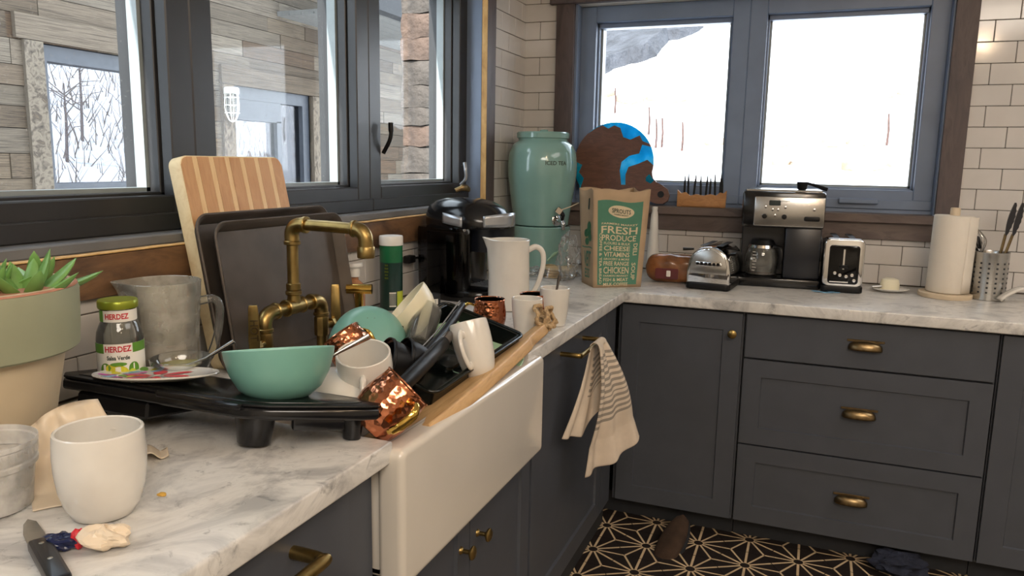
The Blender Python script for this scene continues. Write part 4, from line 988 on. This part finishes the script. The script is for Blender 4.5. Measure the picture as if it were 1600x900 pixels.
grid('silver_handle', hb_, 40, 5, 'silver', t, thick=.008)
def sp_(u, v):
    a = -1.75 + .50 * u; return (.150 * math.cos(a), .122 * math.sin(a) - .001, .262 + .034 * v - .012 * u)
grid('silver_panel', sp_, 10, 4, 'silver', t, thick=.004)
lathe('power_button', [(.0001, 0), (.011, 0), (.011, .004), (.0001, .005)], 'silver', t, 20, (.060, -.106, .236), (PI / 2, 0, 0))
boxes('drip_tray', [((.03, -.07, .038), (.140, .07, .050))], 'blackm', t, .004); boxes('drip_grate', [((.035, -.06 + k * .02, .050), (.132, -.052 + k * .02, .053)) for k in range(7)], 'silver', t)
tube('pod_lever_pivot', [(.0, -.115, .262), (.0, .115, .262)], .014, 'black', t, 16)
# ---- tin and dropper bottle
t = thing('small_tin', 'low grey tin can with printed label in front of the brewer', 'tin', (.150, -1.232, H))
lathe('can', [(.0001, 0), (.040, 0), (.0415, .002), (.0405, .004), (.0405, .033), (.0415, .035), (.0400, .037), (.039, .033), (.0001, .033)], 'kick', t, 40)
n = 16; V = [(.0409 * math.sin(-.6 + 1.5 * i / n + .5), -.0409 * math.cos(-.6 + 1.5 * i / n + .5), z) for z in (.006, .026) for i in range(n + 1)]; mk('label', V, [(i, i + 1, n + 2 + i, n + 1 + i) for i in range(n)], 'paperw', t, 60)
for zz in (.021, .017, .013, .009): n = 12; V = [(.0412 * math.sin(.1 + 1.1 * i / n), -.0412 * math.cos(.1 + 1.1 * i / n), z) for z in (zz, zz + .0016) for i in range(n + 1)]; mk('printed_line', V, [(i, i + 1, n + 2 + i, n + 1 + i) for i in range(n)], 'ink', t, 60)
t = thing('dropper_bottle', 'tiny black bottle with silver cap standing behind the tin', 'bottle', (.110, -1.195, H)); lathe('bottle', [(.0001, 0), (.011, 0), (.012, .03), (.006, .036), (.006, .055), (.004, .066), (.0001, .067)], 'blackm', t, 20); lathe('cap', [(.0062, .038), (.008, .039), (.008, .052), (.0062, .053)], 'silver', t, 16)
# ---- white jug
t = thing('white_jug', 'tall white ceramic jug standing in front of the black brewer', 'jug', (.405, -1.165, H), (0, 0, math.radians(24)))
def jsp(p, a):
    k = max(0, (p[2] - .17) / .05); d = math.exp(-((a - PI) / .30) ** 2) if k > 0 else 0; p[0] -= .020 * d * k; p[2] += .006 * d * k; return p
lathe('body', shell([(.058, 0), (.064, .003), (.066, .03), (.0655, .12), (.0635, .19), (.0640, .214), (.0655, .222)], .0045), 'white', t, 56, warp=jsp)
tube('handle', smoothpts([(.060, 0, .190), (.085, 0, .200), (.106, 0, .182), (.108, 0, .140), (.094, 0, .085), (.076, 0, .050), (.064, 0, .040)], 6), [.0095, .009, .0085, .008, .008, .008, .009], 'white', t, 12, flat=.8)
# ---- drinks crock
t = thing('drinks_dispenser', 'tall teal glazed drinks crock lettered ICED TEA on a matching stand', 'dispenser', (.175, -.212, H))
lathe('stand', [(.0001, 0), (.122, 0), (.126, .004), (.128, .05), (.127, .16), (.130, .180), (.130, .188), (.126, .192), (.0001, .192)], 'crockm', t, 64)
lathe('crock', [(.0001, .194), (.114, .194), (.120, .198), (.126, .24), (.140, .33), (.150, .41), (.1515, .46), (.147, .505), (.132, .540), (.112, .555), (.107, .560), (.108, .566), (.114, .570), (.115, .590), (.110, .595), (.100, .592), (.098, .56), (.0001, .555)], 'crockm', t, 64)
boxes('lid_tab', [((-.012, -.01, .590), (.022, .006, .606))], 'crockm', t, .003)
text('lettering', 'ICED TEA', .023, 'ink', t, (0, 0, .463), (0, 0, math.radians(42)), wrap=.1520, sx=1.0, bold=.0004)
a = math.radians(52); dx, dy = math.sin(a), -math.cos(a)
lathe('spigot_flange', [(.0001, 0), (.024, 0), (.024, .004), (.014, .010), (.0001, .010)], 'chrome', t, 24, (dx * .121, dy * .121, .222), aim((dx, dy, 0)).to_euler())
tube('spigot', smoothpts([(dx * .12, dy * .12, .222), (dx * .155, dy * .155, .222), (dx * .172, dy * .172, .212), (dx * .174, dy * .174, .185)], 6), [.010, .010, .011, .008], 'chrome', t, 14)
tube('spigot_lever', smoothpts([(dx * .165, dy * .165, .225), (dx * .168, dy * .168, .248), (dx * .162 - .02, dy * .162, .272)], 6), [.007, .010, .013], 'blackm', t, 12)
tube('relief_leaf', smoothpts([(dx * .128 - .03, dy * .128 - .03, .05), (dx * .13 - .01, dy * .13 - .014, .075), (dx * .13 + .006, dy * .13 + .01, .09)], 5), [.004, .007, .003], 'greenplate', t, 8)
t = thing('swing_tag', 'pale tag on a thin stick hanging between crock and paper bag', 'tag', (.325, -.42, 1.185))
box('tag_card', (-.012, -.003, -.012), (.012, .003, .012), 'pale', t, .002, rot=(0, .6, 0)); tube('stick', [(.008, 0, .004), (.05, .0, .02), (.082, 0, .036)], .0022, 'pale', t, 6)
# ---- small succulent pot by the crock
t = thing('small_plant_pot', 'small grey pot with a spiky plant beside the drinks crock', 'plant pot', (.140, -.500, H))
lathe('pot', shell([(.030, 0), (.034, .002), (.040, .060), (.041, .066)], .004), 'stone', t, 28); lathe('soil', [(.0001, .056), (.037, .056)], 'soil', t, 20)
for k in range(26):
    leaf(t, (.012 * math.cos(k), .012 * math.sin(k), .055 + .0028 * k), 2.4 * k, .7 + .012 * k, .034, .0055, 'leafd')
for k in range(7):
    leaf(t, (.03, 0, .06), .5 + .25 * k, .1 + .1 * (k % 3), .05, .007, 'leafd')
# ---- food by the bag
t = thing('tortilla_pack', 'flat plastic pack of tortillas lying in front of the crock', 'food pack', (.320, -.400, H), (0, 0, .4))
for k in range(6): lathe('tortilla', [(.0001, 0), (.078 - .002 * k, .0), (.080 - .002 * k, .002), (.078 - .002 * k, .0042), (.0001, .0046)], 'toast', t, 36, (.003 * (k % 2), .003 * (k % 3), .001 + .0055 * k), (0, math.radians(1.5 * (k % 2)), 0))
grid('plastic_wrap', lambda u, v: ((.092 * (1 - v * .25)) * math.cos(6.283 * u) * (1 + .06 * math.sin(40 * u)), (.092 * (1 - v * .25)) * math.sin(6.283 * u) * (1 + .06 * math.sin(31 * u)), .002 + .036 * v + .004 * math.sin(23 * u) * v), 60, 6, 'film', t, closed_u=True)
def crumple(name, lab, cat, loc, s, mat, seed, rot=(0, 0, 0)):
    t = thing(name, lab, cat, loc, rot)
    def f(u, v):
        a = 2 * PI * u; b = PI * v; d = Vector((math.cos(a) * math.sin(b), math.sin(a) * math.sin(b), -math.cos(b)))
        r = 1 + .35 * noise.noise(d * 2.2 + Vector((seed, 0, 0))) + .18 * noise.noise(d * 5 + Vector((0, seed, 0)))
        return (d.x * s[0] * r, d.y * s[1] * r, max(.001, s[2] + d.z * s[2] * r))
    grid('film', f, 40, 24, mat, t, closed_u=True, smooth=0); return t
crumple('plastic_bag', 'crumpled clear plastic bag squeezed between crock and paper bag', 'plastic bag', (.395, -.515, H), (.045, .045, .092), 'film', 3.3)
o = crumple('plastic_bag', 'flat clear plastic bag lying on the worktop below the crock', 'plastic bag', (.235, -.465, H), (.06, .04, .020), 'film', 8.1)
# ---- paper grocery bag
t = thing('grocery_bag', 'brown paper grocery bag with a green printed front panel', 'paper bag', (.540, -.632, H), (0, 0, math.radians(35)))
Wg, Dg, Hg = .190, .140, .368
def bagwall(i0, i1):
    c = [(0, 0), (Wg, 0), (Wg, Dg), (0, Dg)]
    def f(u, v):
        x = c[i0][0] + (c[i1][0] - c[i0][0]) * u; y = c[i0][1] + (c[i1][1] - c[i0][1]) * u
        k = .045 * v; x += (x / Wg - .5) * 2 * k * .4; y += (y / Dg - .5) * 2 * k * .3
        n = .006 * noise.noise(Vector((x * 14, y * 14, v * 4))) * math.sin(PI * u) * (0.2 + v); fold = -.010 * math.sin(PI * u) * v
        nx, ny = ((0, -1), (1, 0), (0, 1), (-1, 0))[i0]
        return (x + nx * (n + fold), y + ny * (n + fold * (1 if i0 % 2 else .25)), v * (Hg + .006 * math.sin(u * 7 + i0)))
    return f
for i in range(4): grid('bag_side', bagwall(i, (i + 1) % 4), 12, 14, 'kraft', t, thick=.0012)
box('bag_bottom', (.002, .002, .0005), (Wg - .002, Dg - .002, .003), 'kraft', t)
def onfront(u, v, e=.0016):
    p = bagwall(0, 1)(u, v); return (p[0], p[1] - e, p[2])
def onleft(u, v, e=.0016):
    p = bagwall(3, 0)(u, v); return (p[0] - e, p[1], p[2])
grid('green_panel', lambda u, v: onfront(.07 + .82 * u, .03 + .86 * v), 12, 14, 'bagg', t)
def bagtext(body, w, h, uc, vc, mat='bagt', rot90=False, side=onfront, L=Wg):
    """print fitted into a box w x h (metres), bent onto the bag face"""
    cu = bpy.data.curves.new('bag_print', 'FONT'); cu.body = body; cu.size = .1; cu.align_x = 'CENTER'; cu.align_y = 'CENTER'; cu.offset = .0015; cu.resolution_u = 2
    ob = bpy.data.objects.new('bag_print', cu); COL.objects.link(ob); me = bpy.data.meshes.new_from_object(ob.evaluated_get(bpy.context.evaluated_depsgraph_get())); bpy.data.objects.remove(ob)
    xs = [v.co.x for v in me.vertices]; ys = [v.co.y for v in me.vertices]; cx = (min(xs) + max(xs)) / 2; cy = (min(ys) + max(ys)) / 2
    sx = w / (max(xs) - min(xs)); sy = h / (max(ys) - min(ys))
    for v in me.vertices:
        a, b = (v.co.x - cx) * sx, (v.co.y - cy) * sy
        if rot90: a, b = b, -a
        v.co = Vector(side(uc + a / L, vc + b / Hg, .0024 if mat != 'ink' else .0042))
    me.materials.clear(); return link('bag_print', me, mat, t)
z_ = .665
for wds, w, h in (('FARMERS MARKET', .128, .007), ('FRESH', .130, .028), ('PRODUCE', .125, .022), ('FLOURS & BULK', .098, .010), ('CHEESE', .098, .018), ('VITAMINS', .098, .018), ('GROCERY & MORE', .098, .008), ('FREE RANGE', .098, .016), ('CHICKEN', .098, .026), ('FARMERS MARKET', .098, .007), ('FISH & MEAT', .098, .013), ('MILK COFFEE', .098, .013), ('MUFFINS', .098, .018), ('NATURAL FOODS', .098, .009)):
    z_ -= h / Hg / 2; bagtext(wds, w, h, .48 if w > .11 else .45, z_); z_ -= (h / 2 + .0048) / Hg
bagtext('DELI', .045, .015, .81, .40, rot90=True); bagtext('SOUP', .066, .016, .80, .17, rot90=True); bagtext('COFFEE & TEA BREAD', .19, .010, .13, .30, rot90=True)
n = 26; V = [onfront(.50 + .24 * math.cos(2 * PI * k / n), .785 + .062 * math.sin(2 * PI * k / n), .0022) for k in range(n)]; mk('logo_oval', V, [tuple(range(n))], 'bagt', t, 0)
bagtext('SPROUTS', .066, .017, .50, .790, 'ink'); bagtext('FARMERS MARKET', .050, .005, .50, .752, 'ink')
for uc, vc, r in ((.62, .62, .11), (.42, .55, .10), (.66, .50, .10), (.45, .46, .09), (.58, .56, .12)):
    V = [onleft(uc + r * math.cos(2 * PI * k / 16) * 1.3, vc + r * .42 * math.sin(2 * PI * k / 16), .0022) for k in range(16)]; mk('leaf_print', V, [tuple(range(16))], 'greenc', t, 0)
grid('green_line', lambda u, v: onleft(.12 + .76 * u, .395 + .012 * v, .002), 6, 2, 'bagg', t)
bagtext('VEIT', .070, .060, .5, .28, 'bagg', side=onleft, L=Dg); bagtext('ESS', .050, .036, .5, .13, 'bagg', side=onleft, L=Dg)
tube('bag_clip', smoothpts([onleft(.62, .90, .004), onleft(.62, .80, .005), onleft(.55, .80, .005), onleft(.55, .90, .004)], 5), .0016, 'ink', t, 6)
# ---- round resin board on the sill
t = thing('resin_board', 'round walnut board with bright blue resin river on the back sill', 'serving board', (.437, -.012, 1.2015), (math.radians(-7), 0, 0))
R0 = .182; C0 = (0, R0)
def px(l): return [((u - 962) * .00275, R0 + (264 - v) * .00275) for u, v in l]
def arcpx(a0, a1, k=9, r=R0): return [(r * math.cos(math.radians(a0 + (a1 - a0) * i / k)), R0 + r * math.sin(math.radians(a0 + (a1 - a0) * i / k))) for i in range(k + 1)]
hd = [(.125, .045), (.165, .020), (.205, .006), (.235, .006), (.255, .020), (.262, .045), (.252, .072), (.225, .090), (.200, .102), (.184, .118)]
e1 = px([(930, 207), (940, 203), (950, 208), (960, 203), (970, 207), (976, 222), (988, 226), (1003, 219), (1008, 228)])
e2a = px([(1018, 258), (1005, 264), (988, 270), (984, 282), (985, 299)]); e2b = px([(978, 299), (974, 276), (976, 262), (988, 252), (1004, 248), (1008, 234)])
prism('board', arcpx(134, 308, 26) + hd + arcpx(-12, -2, 2) + e2a + e2b + arcpx(24, 28, 1) + e1[::-1], -.009, .009, 'walnut', t, 'y')
prism('resin_river', arcpx(28, 134, 14) + e1, -.0092, .0092, 'resin', t, 'y')
prism('resin_river', arcpx(-2, 24, 5) + e2b[::-1] + e2a[::-1], -.0092, .0092, 'resin', t, 'y')
prism('resin_river', px([(1018, 286), (1023, 281), (1031, 291), (1026, 296), (1018, 292)]), -.0115, -.008, 'resin', t, 'y')
prism('resin_river', arcpx(178, 215, 6) + px([(908, 312), (914, 290), (905, 280), (910, 268)]), -.0115, -.008, 'resin', t, 'y')
lathe('hanging_hole', [(.0001, 0), (.0145, 0), (.0145, .0014), (.0001, .0014)], 'blackm', t, 20, (.224, -.0085, .048), (PI / 2, 0, 0))
# ---- carved wooden rack with prongs
t = thing('wooden_rack', 'carved wooden rack holding upright dark prongs on the back sill', 'rack', (.735, -.005, 1.2005))
prism('cradle', [(0, 0), (.205, 0), (.207, .075), (.195, .062), (.180, .066), (.165, .052), (.14, .058), (.11, .050), (.08, .056), (.055, .048), (.035, .064), (.015, .058), (0, .072)], -.022, .0, 'cedar', t, 'y', bevel=.002)
prism('carved_arch', [(.02, .004), (.185, .004), (.175, .028), (.14, .044), (.10, .048), (.06, .042), (.028, .026)], -.028, -.022, 'cedar', t, 'y', bevel=.002)
for x, h in ((.028, .130), (.046, .134), (.066, .132), (.100, .126), (.118, .130), (.136, .122), (.160, .132), (.176, .134), (.190, .118)):
    prism('prong', [(-.004, 0), (.004, 0), (.0045, h * .7), (.0015, h), (-.0015, h), (-.0045, h * .7)], -.003, .003, 'blackm', t, 'y', loc=(x, -.010, .010), rot=(0, math.radians(random.uniform(-3, 8)), 0))
# ---- white taper bottle, bread
t = thing('white_bottle', 'slender white tapered bottle rising behind the bread', 'bottle', (.655, -.100, H)); lathe('bottle', [(.0001, 0), (.026, 0), (.028, .004), (.026, .08), (.020, .16), (.015, .25), (.011, .272), (.0125, .276), (.012, .286), (.0001, .288)], 'bone', t, 28)
t = thing('bread_loaf', 'wrapped loaf of brown bread lying beside the paper bag', 'bread', (.790, -.330, H), (0, 0, .08))
def loaf(u, v):
    a = 2 * PI * u; s = v * 2 - 1; k = (1 - abs(s) ** 6) ** .5 if abs(s) < 1 else .02; k = max(k, .12)
    w = .055 * k; h = .056 * k; c, q = math.cos(a), math.sin(a); n = 1 + .07 * noise.noise(Vector((c * 2, q * 2, s * 4)))
    return (s * .115, w * math.copysign(abs(c) ** .7, c) * n, max(.001, .056 + h * math.copysign(abs(q) ** .7, q) * n))
grid('wrapped_loaf', loaf, 36, 26, 'bread', t, closed_u=True)
prism('printed_label', rrect(-.070, .018, .02, .060, .006), -.0605, -.058, 'breadl', t, 'y'); prism('label_window', rrect(-.026, .028, -.010, .052, .003), -.0615, -.0604, 'paperw', t, 'y')
grid('gathered_end', lambda u, v: (.108 + .05 * v, (.03 - .018 * v) * math.cos(6.283 * u) * (1 + .2 * math.sin(31 * u)), .050 + (.03 - .018 * v) * math.sin(6.283 * u)), 40, 6, 'film', t, closed_u=True)
# ---- chrome toaster, end on
t = thing('chrome_toaster', 'rounded chrome toaster seen end-on left of the coffee maker', 'toaster', (.940, -.492, H), (0, 0, math.radians(-5)))
def arch(w, h, r, n=8): return [(-w, 0), (w, 0), (w * 1.02, h * .35)] + [(w * .98 * math.cos(math.radians(5 + a * 170 / n)), h - r + r * math.sin(math.radians(5 + a * 170 / n)) ** .8) for a in range(n + 1)] + [(-w * 1.02, h * .35)]
prism('body', [(x, z + .022) for x, z in arch(.080, .142, .088, 14)], .006, .285, 'chrome', t, 'y', bevel=.008, seg=3)
prism('base', rrect(-.084, .0, .084, .29, .02), .004, .026, 'blackm', t, 'z', bevel=.003)
prism('end_plate', [(x, z + .062) for x, z in arch(.068, .092, .062, 12)], -.001, .010, 'steel', t, 'y', bevel=.003)
prism('badge', rrect(-.050, .092, .050, .110, .009), -.004, .0, 'chrome', t, 'y', bevel=.002)
for k in range(6): box('badge_slot', (-.044 + k * .0152, -.0052, .0955), (-.033 + k * .0152, -.003, .1065), 'blackm', t, .002)
for sx in (-1, 1): boxes('bread_slot', [((sx * .03 - .011, .04, .1635), (sx * .03 + .011, .25, .1655))], 'blackm', t)
tube('dial_shaft', [(-.10, .01, .150), (-.06, .02, .152)], [.006, .004], 'blackm', t, 10); tube('lever', [(.080, .01, .140), (.102, .0, .142)], [.006, .008], 'blackm', t, 10)
for x in (-.065, .065):
    for y in (.03, .26): lathe('foot', [(.0001, 0), (.01, 0), (.01, .005), (.0001, .005)], 'blackm', t, 12, (x, y, 0))
# ---- drip coffee maker
t = thing('drip_coffee_maker', 'black drip coffee maker with steel control panel and glass carafe', 'coffee maker', (1.034, -.305, H), (0, 0, math.radians(4)))
box('base', (0, 0, 0), (.302, .25, .036), 'black', t, .006, 2)
box('back_column', (.004, .12, .036), (.298, .25, .235), 'navy', t, .004)
box('side_column', (.165, .018, .036), (.298, .13, .235), 'navy', t, .008, 2)
box('head', (0, .006, .232), (.302, .25, .372), 'black', t, .010, 2)
p_ = box('control_panel', (.044, -.002, .238), (.300, .012, .352), 'steel', t, .005, 2)
prism('display', rrect(.098, .318, .140, .338, .004), -.0035, -.001, 'screen', t, 'y')
for x, z in ((.086, .312), (.158, .312), (.112, .302), (.132, .302), (.122, .280), (.262, .306)): lathe('button', [(.0001, 0), (.005, 0), (.005, .003), (.0001, .004)], 'chrome', t, 14, (x, -.002, z), (PI / 2, 0, 0))
for x in (.084, .156): lathe('dial', [(.0001, 0), (.010, 0), (.009, .008), (.0001, .009)], 'blackm', t, 20, (x, -.002, .276), (PI / 2, 0, 0))
prism('switch', rrect(.228, .262, .284, .280, .006), -.006, -.001, 'blackm', t, 'y', bevel=.002)
text('lettering', 'Cuisinart', .012, 'ink', t, (.150, -.0028, .346 - .010), UP)
box('top_lid', (.01, .02, .370), (.29, .24, .378), 'steel', t, .003)
lathe('warming_plate', [(.0001, .036), (.062, .036), (.062, .040), (.0001, .041)], 'blackm', t, 30, (.085, .072, 0))
k_ = lathe('carafe', shell([(.052, .041), (.058, .046), (.063, .08), (.060, .12), (.050, .150), (.046, .160)], .002), 'clear', t, 40, (.085, .070, 0))
lathe('carafe_band', [(.0515, .147), (.054, .149), (.050, .160), (.048, .160)], 'chrome', t, 30, (.085, .070, 0)); lathe('carafe_lid', [(.0001, .158), (.047, .158), (.049, .164), (.040, .180), (.0001, .184)], 'blackm', t, 30, (.085, .070, 0))
lathe('coffee', [(.0001, .044), (.055, .045), (.058, .056), (.0001, .057)], 'coffee', t, 30, (.085, .070, 0))
tube('carafe_handle', smoothpts([(.128, .05, .155), (.150, .035, .150), (.155, .03, .11), (.146, .04, .07)], 6), [.008, .009, .008], 'blackm', t, 10, flat=.7)
for k in range(7): box('measure_mark', (-.008, -.0005, 0), (.008 if k % 2 else .003, .0005, .0018), 'bone', t, loc=(.058, .0085 + .0005 * k, .062 + k * .012), rot=(0, 0, -.4))
o = thing('coffee_scoop', 'black coffee scoop lying on top of the drip coffee maker', 'scoop', (1.245, -.235, H + .3785), (0, 0, -.3)); lathe('cup', shell([(.014, 0), (.018, .004), (.021, .030)], .002), 'blackm', o, 24); tube('handle', smoothpts([(.018, 0, .026), (.05, 0, .018), (.095, 0, .004)], 5), [.005, .006, .007], 'blackm', o, 8, flat=.5)
# ---- second toaster
t = thing('chrome_toaster', 'square chrome toaster with dark front right of the coffee maker', 'toaster', (1.412, -.312, H), (0, 0, math.radians(3)))
prism('body', rrect(-.071, .022, .071, .205, .024, 6), .004, .26, 'chrome', t, 'y', bevel=.006, seg=3)
prism('base', rrect(-.073, 0, .073, .265, .015), .003, .026, 'blackm', t, 'z', bevel=.003)
prism('front_panel', rrect(-.052, .034, .054, .180, .012), -.001, .006, 'smoke', t, 'y', bevel=.002); prism('front_backing', rrect(-.050, .036, .052, .178, .012), .003, .0065, 'black', t, 'y')
box('lever_slot', (-.003, -.0025, .09), (.003, 0, .165), 'chrome', t); boxes('lever', [((-.016, -.020, .095), (.016, -.003, .106))], 'blackm', t, .003)
for x, z in ((-.028, .075), (-.010, .068), (.012, .064), (.032, .070), (.04, .05)): lathe('button', [(.0001, 0), (.006, 0), (.006, .003), (.0001, .004)], 'chrome', t, 14, (x, -.001, z), (PI / 2, 0, 0))
boxes('trim_bar', [((-.045, -.003, .040), (.02, -.001, .044))], 'chrome', t)
for sx in (-1, 1): boxes('bread_slot', [((sx * .028 - .011, .04, .2035), (sx * .028 + .011, .23, .206))], 'blackm', t)
o = grid('blue_paper', lambda u, v: (1.315 + .085 * u + .01 * math.sin(5 * v), -.345 + .03 * v + .012 * u, H + .002 + .002 * math.sin(9 * u)), 10, 5, 'bluel', thick=.0006); tag(o, 'scrap of light blue paper at the foot of the right toaster', 'paper')
# ---- butter dish
t = thing('butter_dish', 'white dish with a lump of butter between toaster and paper roll', 'butter dish', (1.585, -.185, H))
lathe('plate', [(.0001, .002), (.040, .002), (.060, .010), (.062, .012), (.060, .0135), (.040, .006), (.0001, .006)], 'white', t, 40, sx=1.1, sy=.8)
loft('butter', [(0, 0, .034, .024, .006), (0, 0, .034, .024, .030), (0, 0, .030, .020, .048), (0, 0, .016, .010, .053)], 'cream', t)
tube('butter_knife', [(-.062, -.03, .016), (-.02, -.012, .020), (.02, .01, .022)], [.006, .004, .006], 'steel', t, 8, flat=.4)
# ---- paper towel
t = thing('paper_towel', 'roll of white paper towel on a pale wooden stand', 'paper towel', (1.768, -.215, H), (0, math.radians(1.0), 0))
lathe('stand_base', [(.0001, 0), (.088, 0), (.090, .003), (.090, .015), (.087, .018), (.0001, .018)], 'pale', t, 48)
lathe('roll', [(.020, .020), (.064, .020), (.066, .023), (.0665, .298), (.064, .301), (.020, .301)], 'paperroll', t, 56)
lathe('post', [(.0001, .018), (.0165, .018), (.0165, .326), (.015, .329), (.0001, .329)], 'pale', t, 24)
grid('loose_sheet', lambda u, v: ((.067 + .012 * u) * math.cos(-.9 + .9 * u), (.067 + .012 * u) * math.sin(-.9 + .9 * u), .022 + .276 * v), 10, 6, 'paperroll', t, thick=.0008)
# ---- utensil holder
t = thing('utensil_holder', 'perforated steel utensil holder right of the paper towel', 'utensil holder', (1.906, -.195, H))
lathe('cylinder', shell([(.056, 0), (.0585, .002), (.0585, .170), (.0595, .174)], .0012), 'steel', t, 56)
for i in range(7):
    for k in range(14):
        a = 2 * PI * k / 14
        if math.sin(a) > .5: continue
        o = link('perforation', utm if (i or k) and 'utm' in globals() else globals().setdefault('utm', (lambda me: (me.materials.append(MT['kick']), me)[1])(boxmesh('perforation', [((-.0033, -.0004, -.0033), (.0033, .0004, .0033))], .0003))), 'kick', t)
        o.location = (.0588 * math.cos(a), .0588 * math.sin(a), .030 + i * .0175); o.rotation_euler = (0, 0, a + PI / 2)
t = thing('kitchen_tongs', 'steel tongs with dark scalloped tips standing in the utensil holder', 'tongs', (1.915, -.190, H + .05))
for s, x in ((-1, .034), (1, .060)):
    tube('arm', [(.0, 0, 0), (x * .55, 0, .11), (x * .85, .0, .19)], [.004, .005, .005], 'copper' if 0 else 'cedar' if 0 else 'brassd', t, 8, flat=.5)
    n = 12; V = []; 
    poly = [(x * .85 + .10 * (i / n) * .18 + (.008 * math.sin(PI * i / n) + .003 + (.0018 if i % 2 else 0)), .185 + .118 * i / n) for i in range(n + 1)] + [(x * .85 + .10 * (i / n) * .18 - (.006 * math.sin(PI * i / n) + .002), .185 + .118 * i / n) for i in range(n, -1, -1)]
    prism('scalloped_tip', poly, -.004, .004, 'navy', t, 'y')
t = thing('whisk', 'wire whisk leaning left in the utensil holder', 'whisk', (1.888, -.185, H + .04))
tube('handle', [(.0, 0, 0), (-.012, 0, .12)], .006, 'steel', t, 10)
for k in range(6):
    a = PI * k / 6; c, s_ = math.cos(a) * .022, math.sin(a) * .022
    tube('wire', smoothpts([(-.012, 0, .12), (-.022 + c, s_, .17), (-.036 + c * .6, s_ * .6, .205), (-.040, 0, .215), (-.036 - c * .6, -s_ * .6, .205), (-.022 - c, -s_, .17), (-.012, 0, .12)], 5), .0011, 'steel', t, 5)
t = thing('slotted_spoon', 'dark slotted spoon behind the whisk in the utensil holder', 'spoon', (1.880, -.180, H + .04)); tube('stem', [(0, 0, 0), (-.016, .004, .13)], .004, 'blackm', t, 8); lathe('bowl', [(.0001, -.03), (.014, -.02), (.018, 0), (.014, .022), (.0001, .030)], 'blackm', t, 20, (-.022, .006, .16), (0, math.radians(-12), 0), sy=.25)
# ---- spoon rest
t = thing('spoon_rest', 'white arched ceramic spoon rest at the right edge of the picture', 'spoon rest', (1.985, -.255, H), (0, 0, .2))
grid('arch', lambda u, v: (-.055 + .17 * u, -.018 + .036 * v, .004 + .052 * math.sin(PI * min(.97, u * .9 + .02)) ** .8), 24, 5, 'white', t, thick=.009)
# ---- striped towel on the brass bar
t = thing('striped_towel', 'linen tea towel with grey stripes hanging from the brass bar', 'towel', (0, 0, 0))
def lerp(a, b, k): return Vector(a) * (1 - k) + Vector(b) * k
def tw_main(u, v):
    bx_, by_, bz_ = .719, -1.215, .827
    if v < .12:
        k = v / .12; a = PI * (1 - k); top = Vector((bx_ + .014 * math.cos(a) * 1.0, by_ + (u - .5) * .085, bz_ + .012 + .014 * math.sin(a)))
        return top
    k = (v - .12) / .88
    top = Vector((bx_ + .014, by_ + (u - .5) * .085, bz_ + .010)); bot = lerp((.706, -1.285, .442), (.838, -1.120, .535), u)
    p = lerp(top, bot, k); w = .012 * math.sin(u * 15 + .5) * (.35 + .65 * k) + .008 * math.sin(u * 7 + 3 * k)
    p += Vector((.80, -.50, 0)) * (w + .022 * math.sin(PI * min(1, k * 1.3))); p.z -= .018 * math.sin(PI * u) * k; return p
def mst(i, j):
    v = j / 89; return 1 if .16 < v < .66 and int((v - .16) / .0215) % 2 == 0 else 0
grid('front_fall', tw_main, 30, 90, ['towel', 'stripe'], t, thick=.002, fm=mst)
def tw_back(u, v):
    top = Vector((.706, -1.215 + (u - .5) * .085, .835)); bot = lerp((.665, -1.385, .590), (.705, -1.235, .560), u) if u < .7 else lerp((.705 - .04 * .3, -1.28, .566), (.745, -1.230, .655), (u - .7) / .3)
    p = lerp(top, bot, v); w = .010 * math.sin(u * 13) * v; p += Vector((.80, -.50, 0)) * (w + .012 * math.sin(PI * v)); return p
grid('back_fall', tw_back, 26, 60, ['towel', 'stripe'], t, thick=.002, fm=lambda i, j: 1 if i > 12 and .12 < j / 59 < .55 and int(j / 59 / .033) % 2 == 0 else 0)
# ---- floor
t = thing('brown_slipper', 'worn brown suede slipper leaning on the toe kick', 'shoe', (.905, -.765, .0), (math.radians(24), 0, math.radians(-14)))
def slip(u, v):
    a = 2 * PI * u; s = v; w = .046 * (math.sin(PI * min(1, .12 + s * .80)) ** .6) * (1 if s < .97 else .3); h = .034 + .030 * s
    return (w * math.cos(a), -.115 + .235 * s, max(.004, h * .5 + h * .55 * math.sin(a) * (math.sin(PI * min(1, .10 + s * .85)) ** .5)) + .004)
grid('upper', slip, 28, 20, 'suede', t, closed_u=True); prism('sole', [(.048 * math.sin(PI * min(1, .1 + s * .82)) ** .6 * sg, -.118 + .24 * s) for sg, rng in ((1, range(0, 11)), (-1, range(10, -1, -1))) for s in [k / 10 for k in rng]], .0, .010, 'kick', t, 'z')
crumple('dark_cloth', 'crumpled navy cloth on the floor at the bottom right', 'cloth', (1.66, -.640, .0), (.085, .055, .038), 'denim', 5.5)
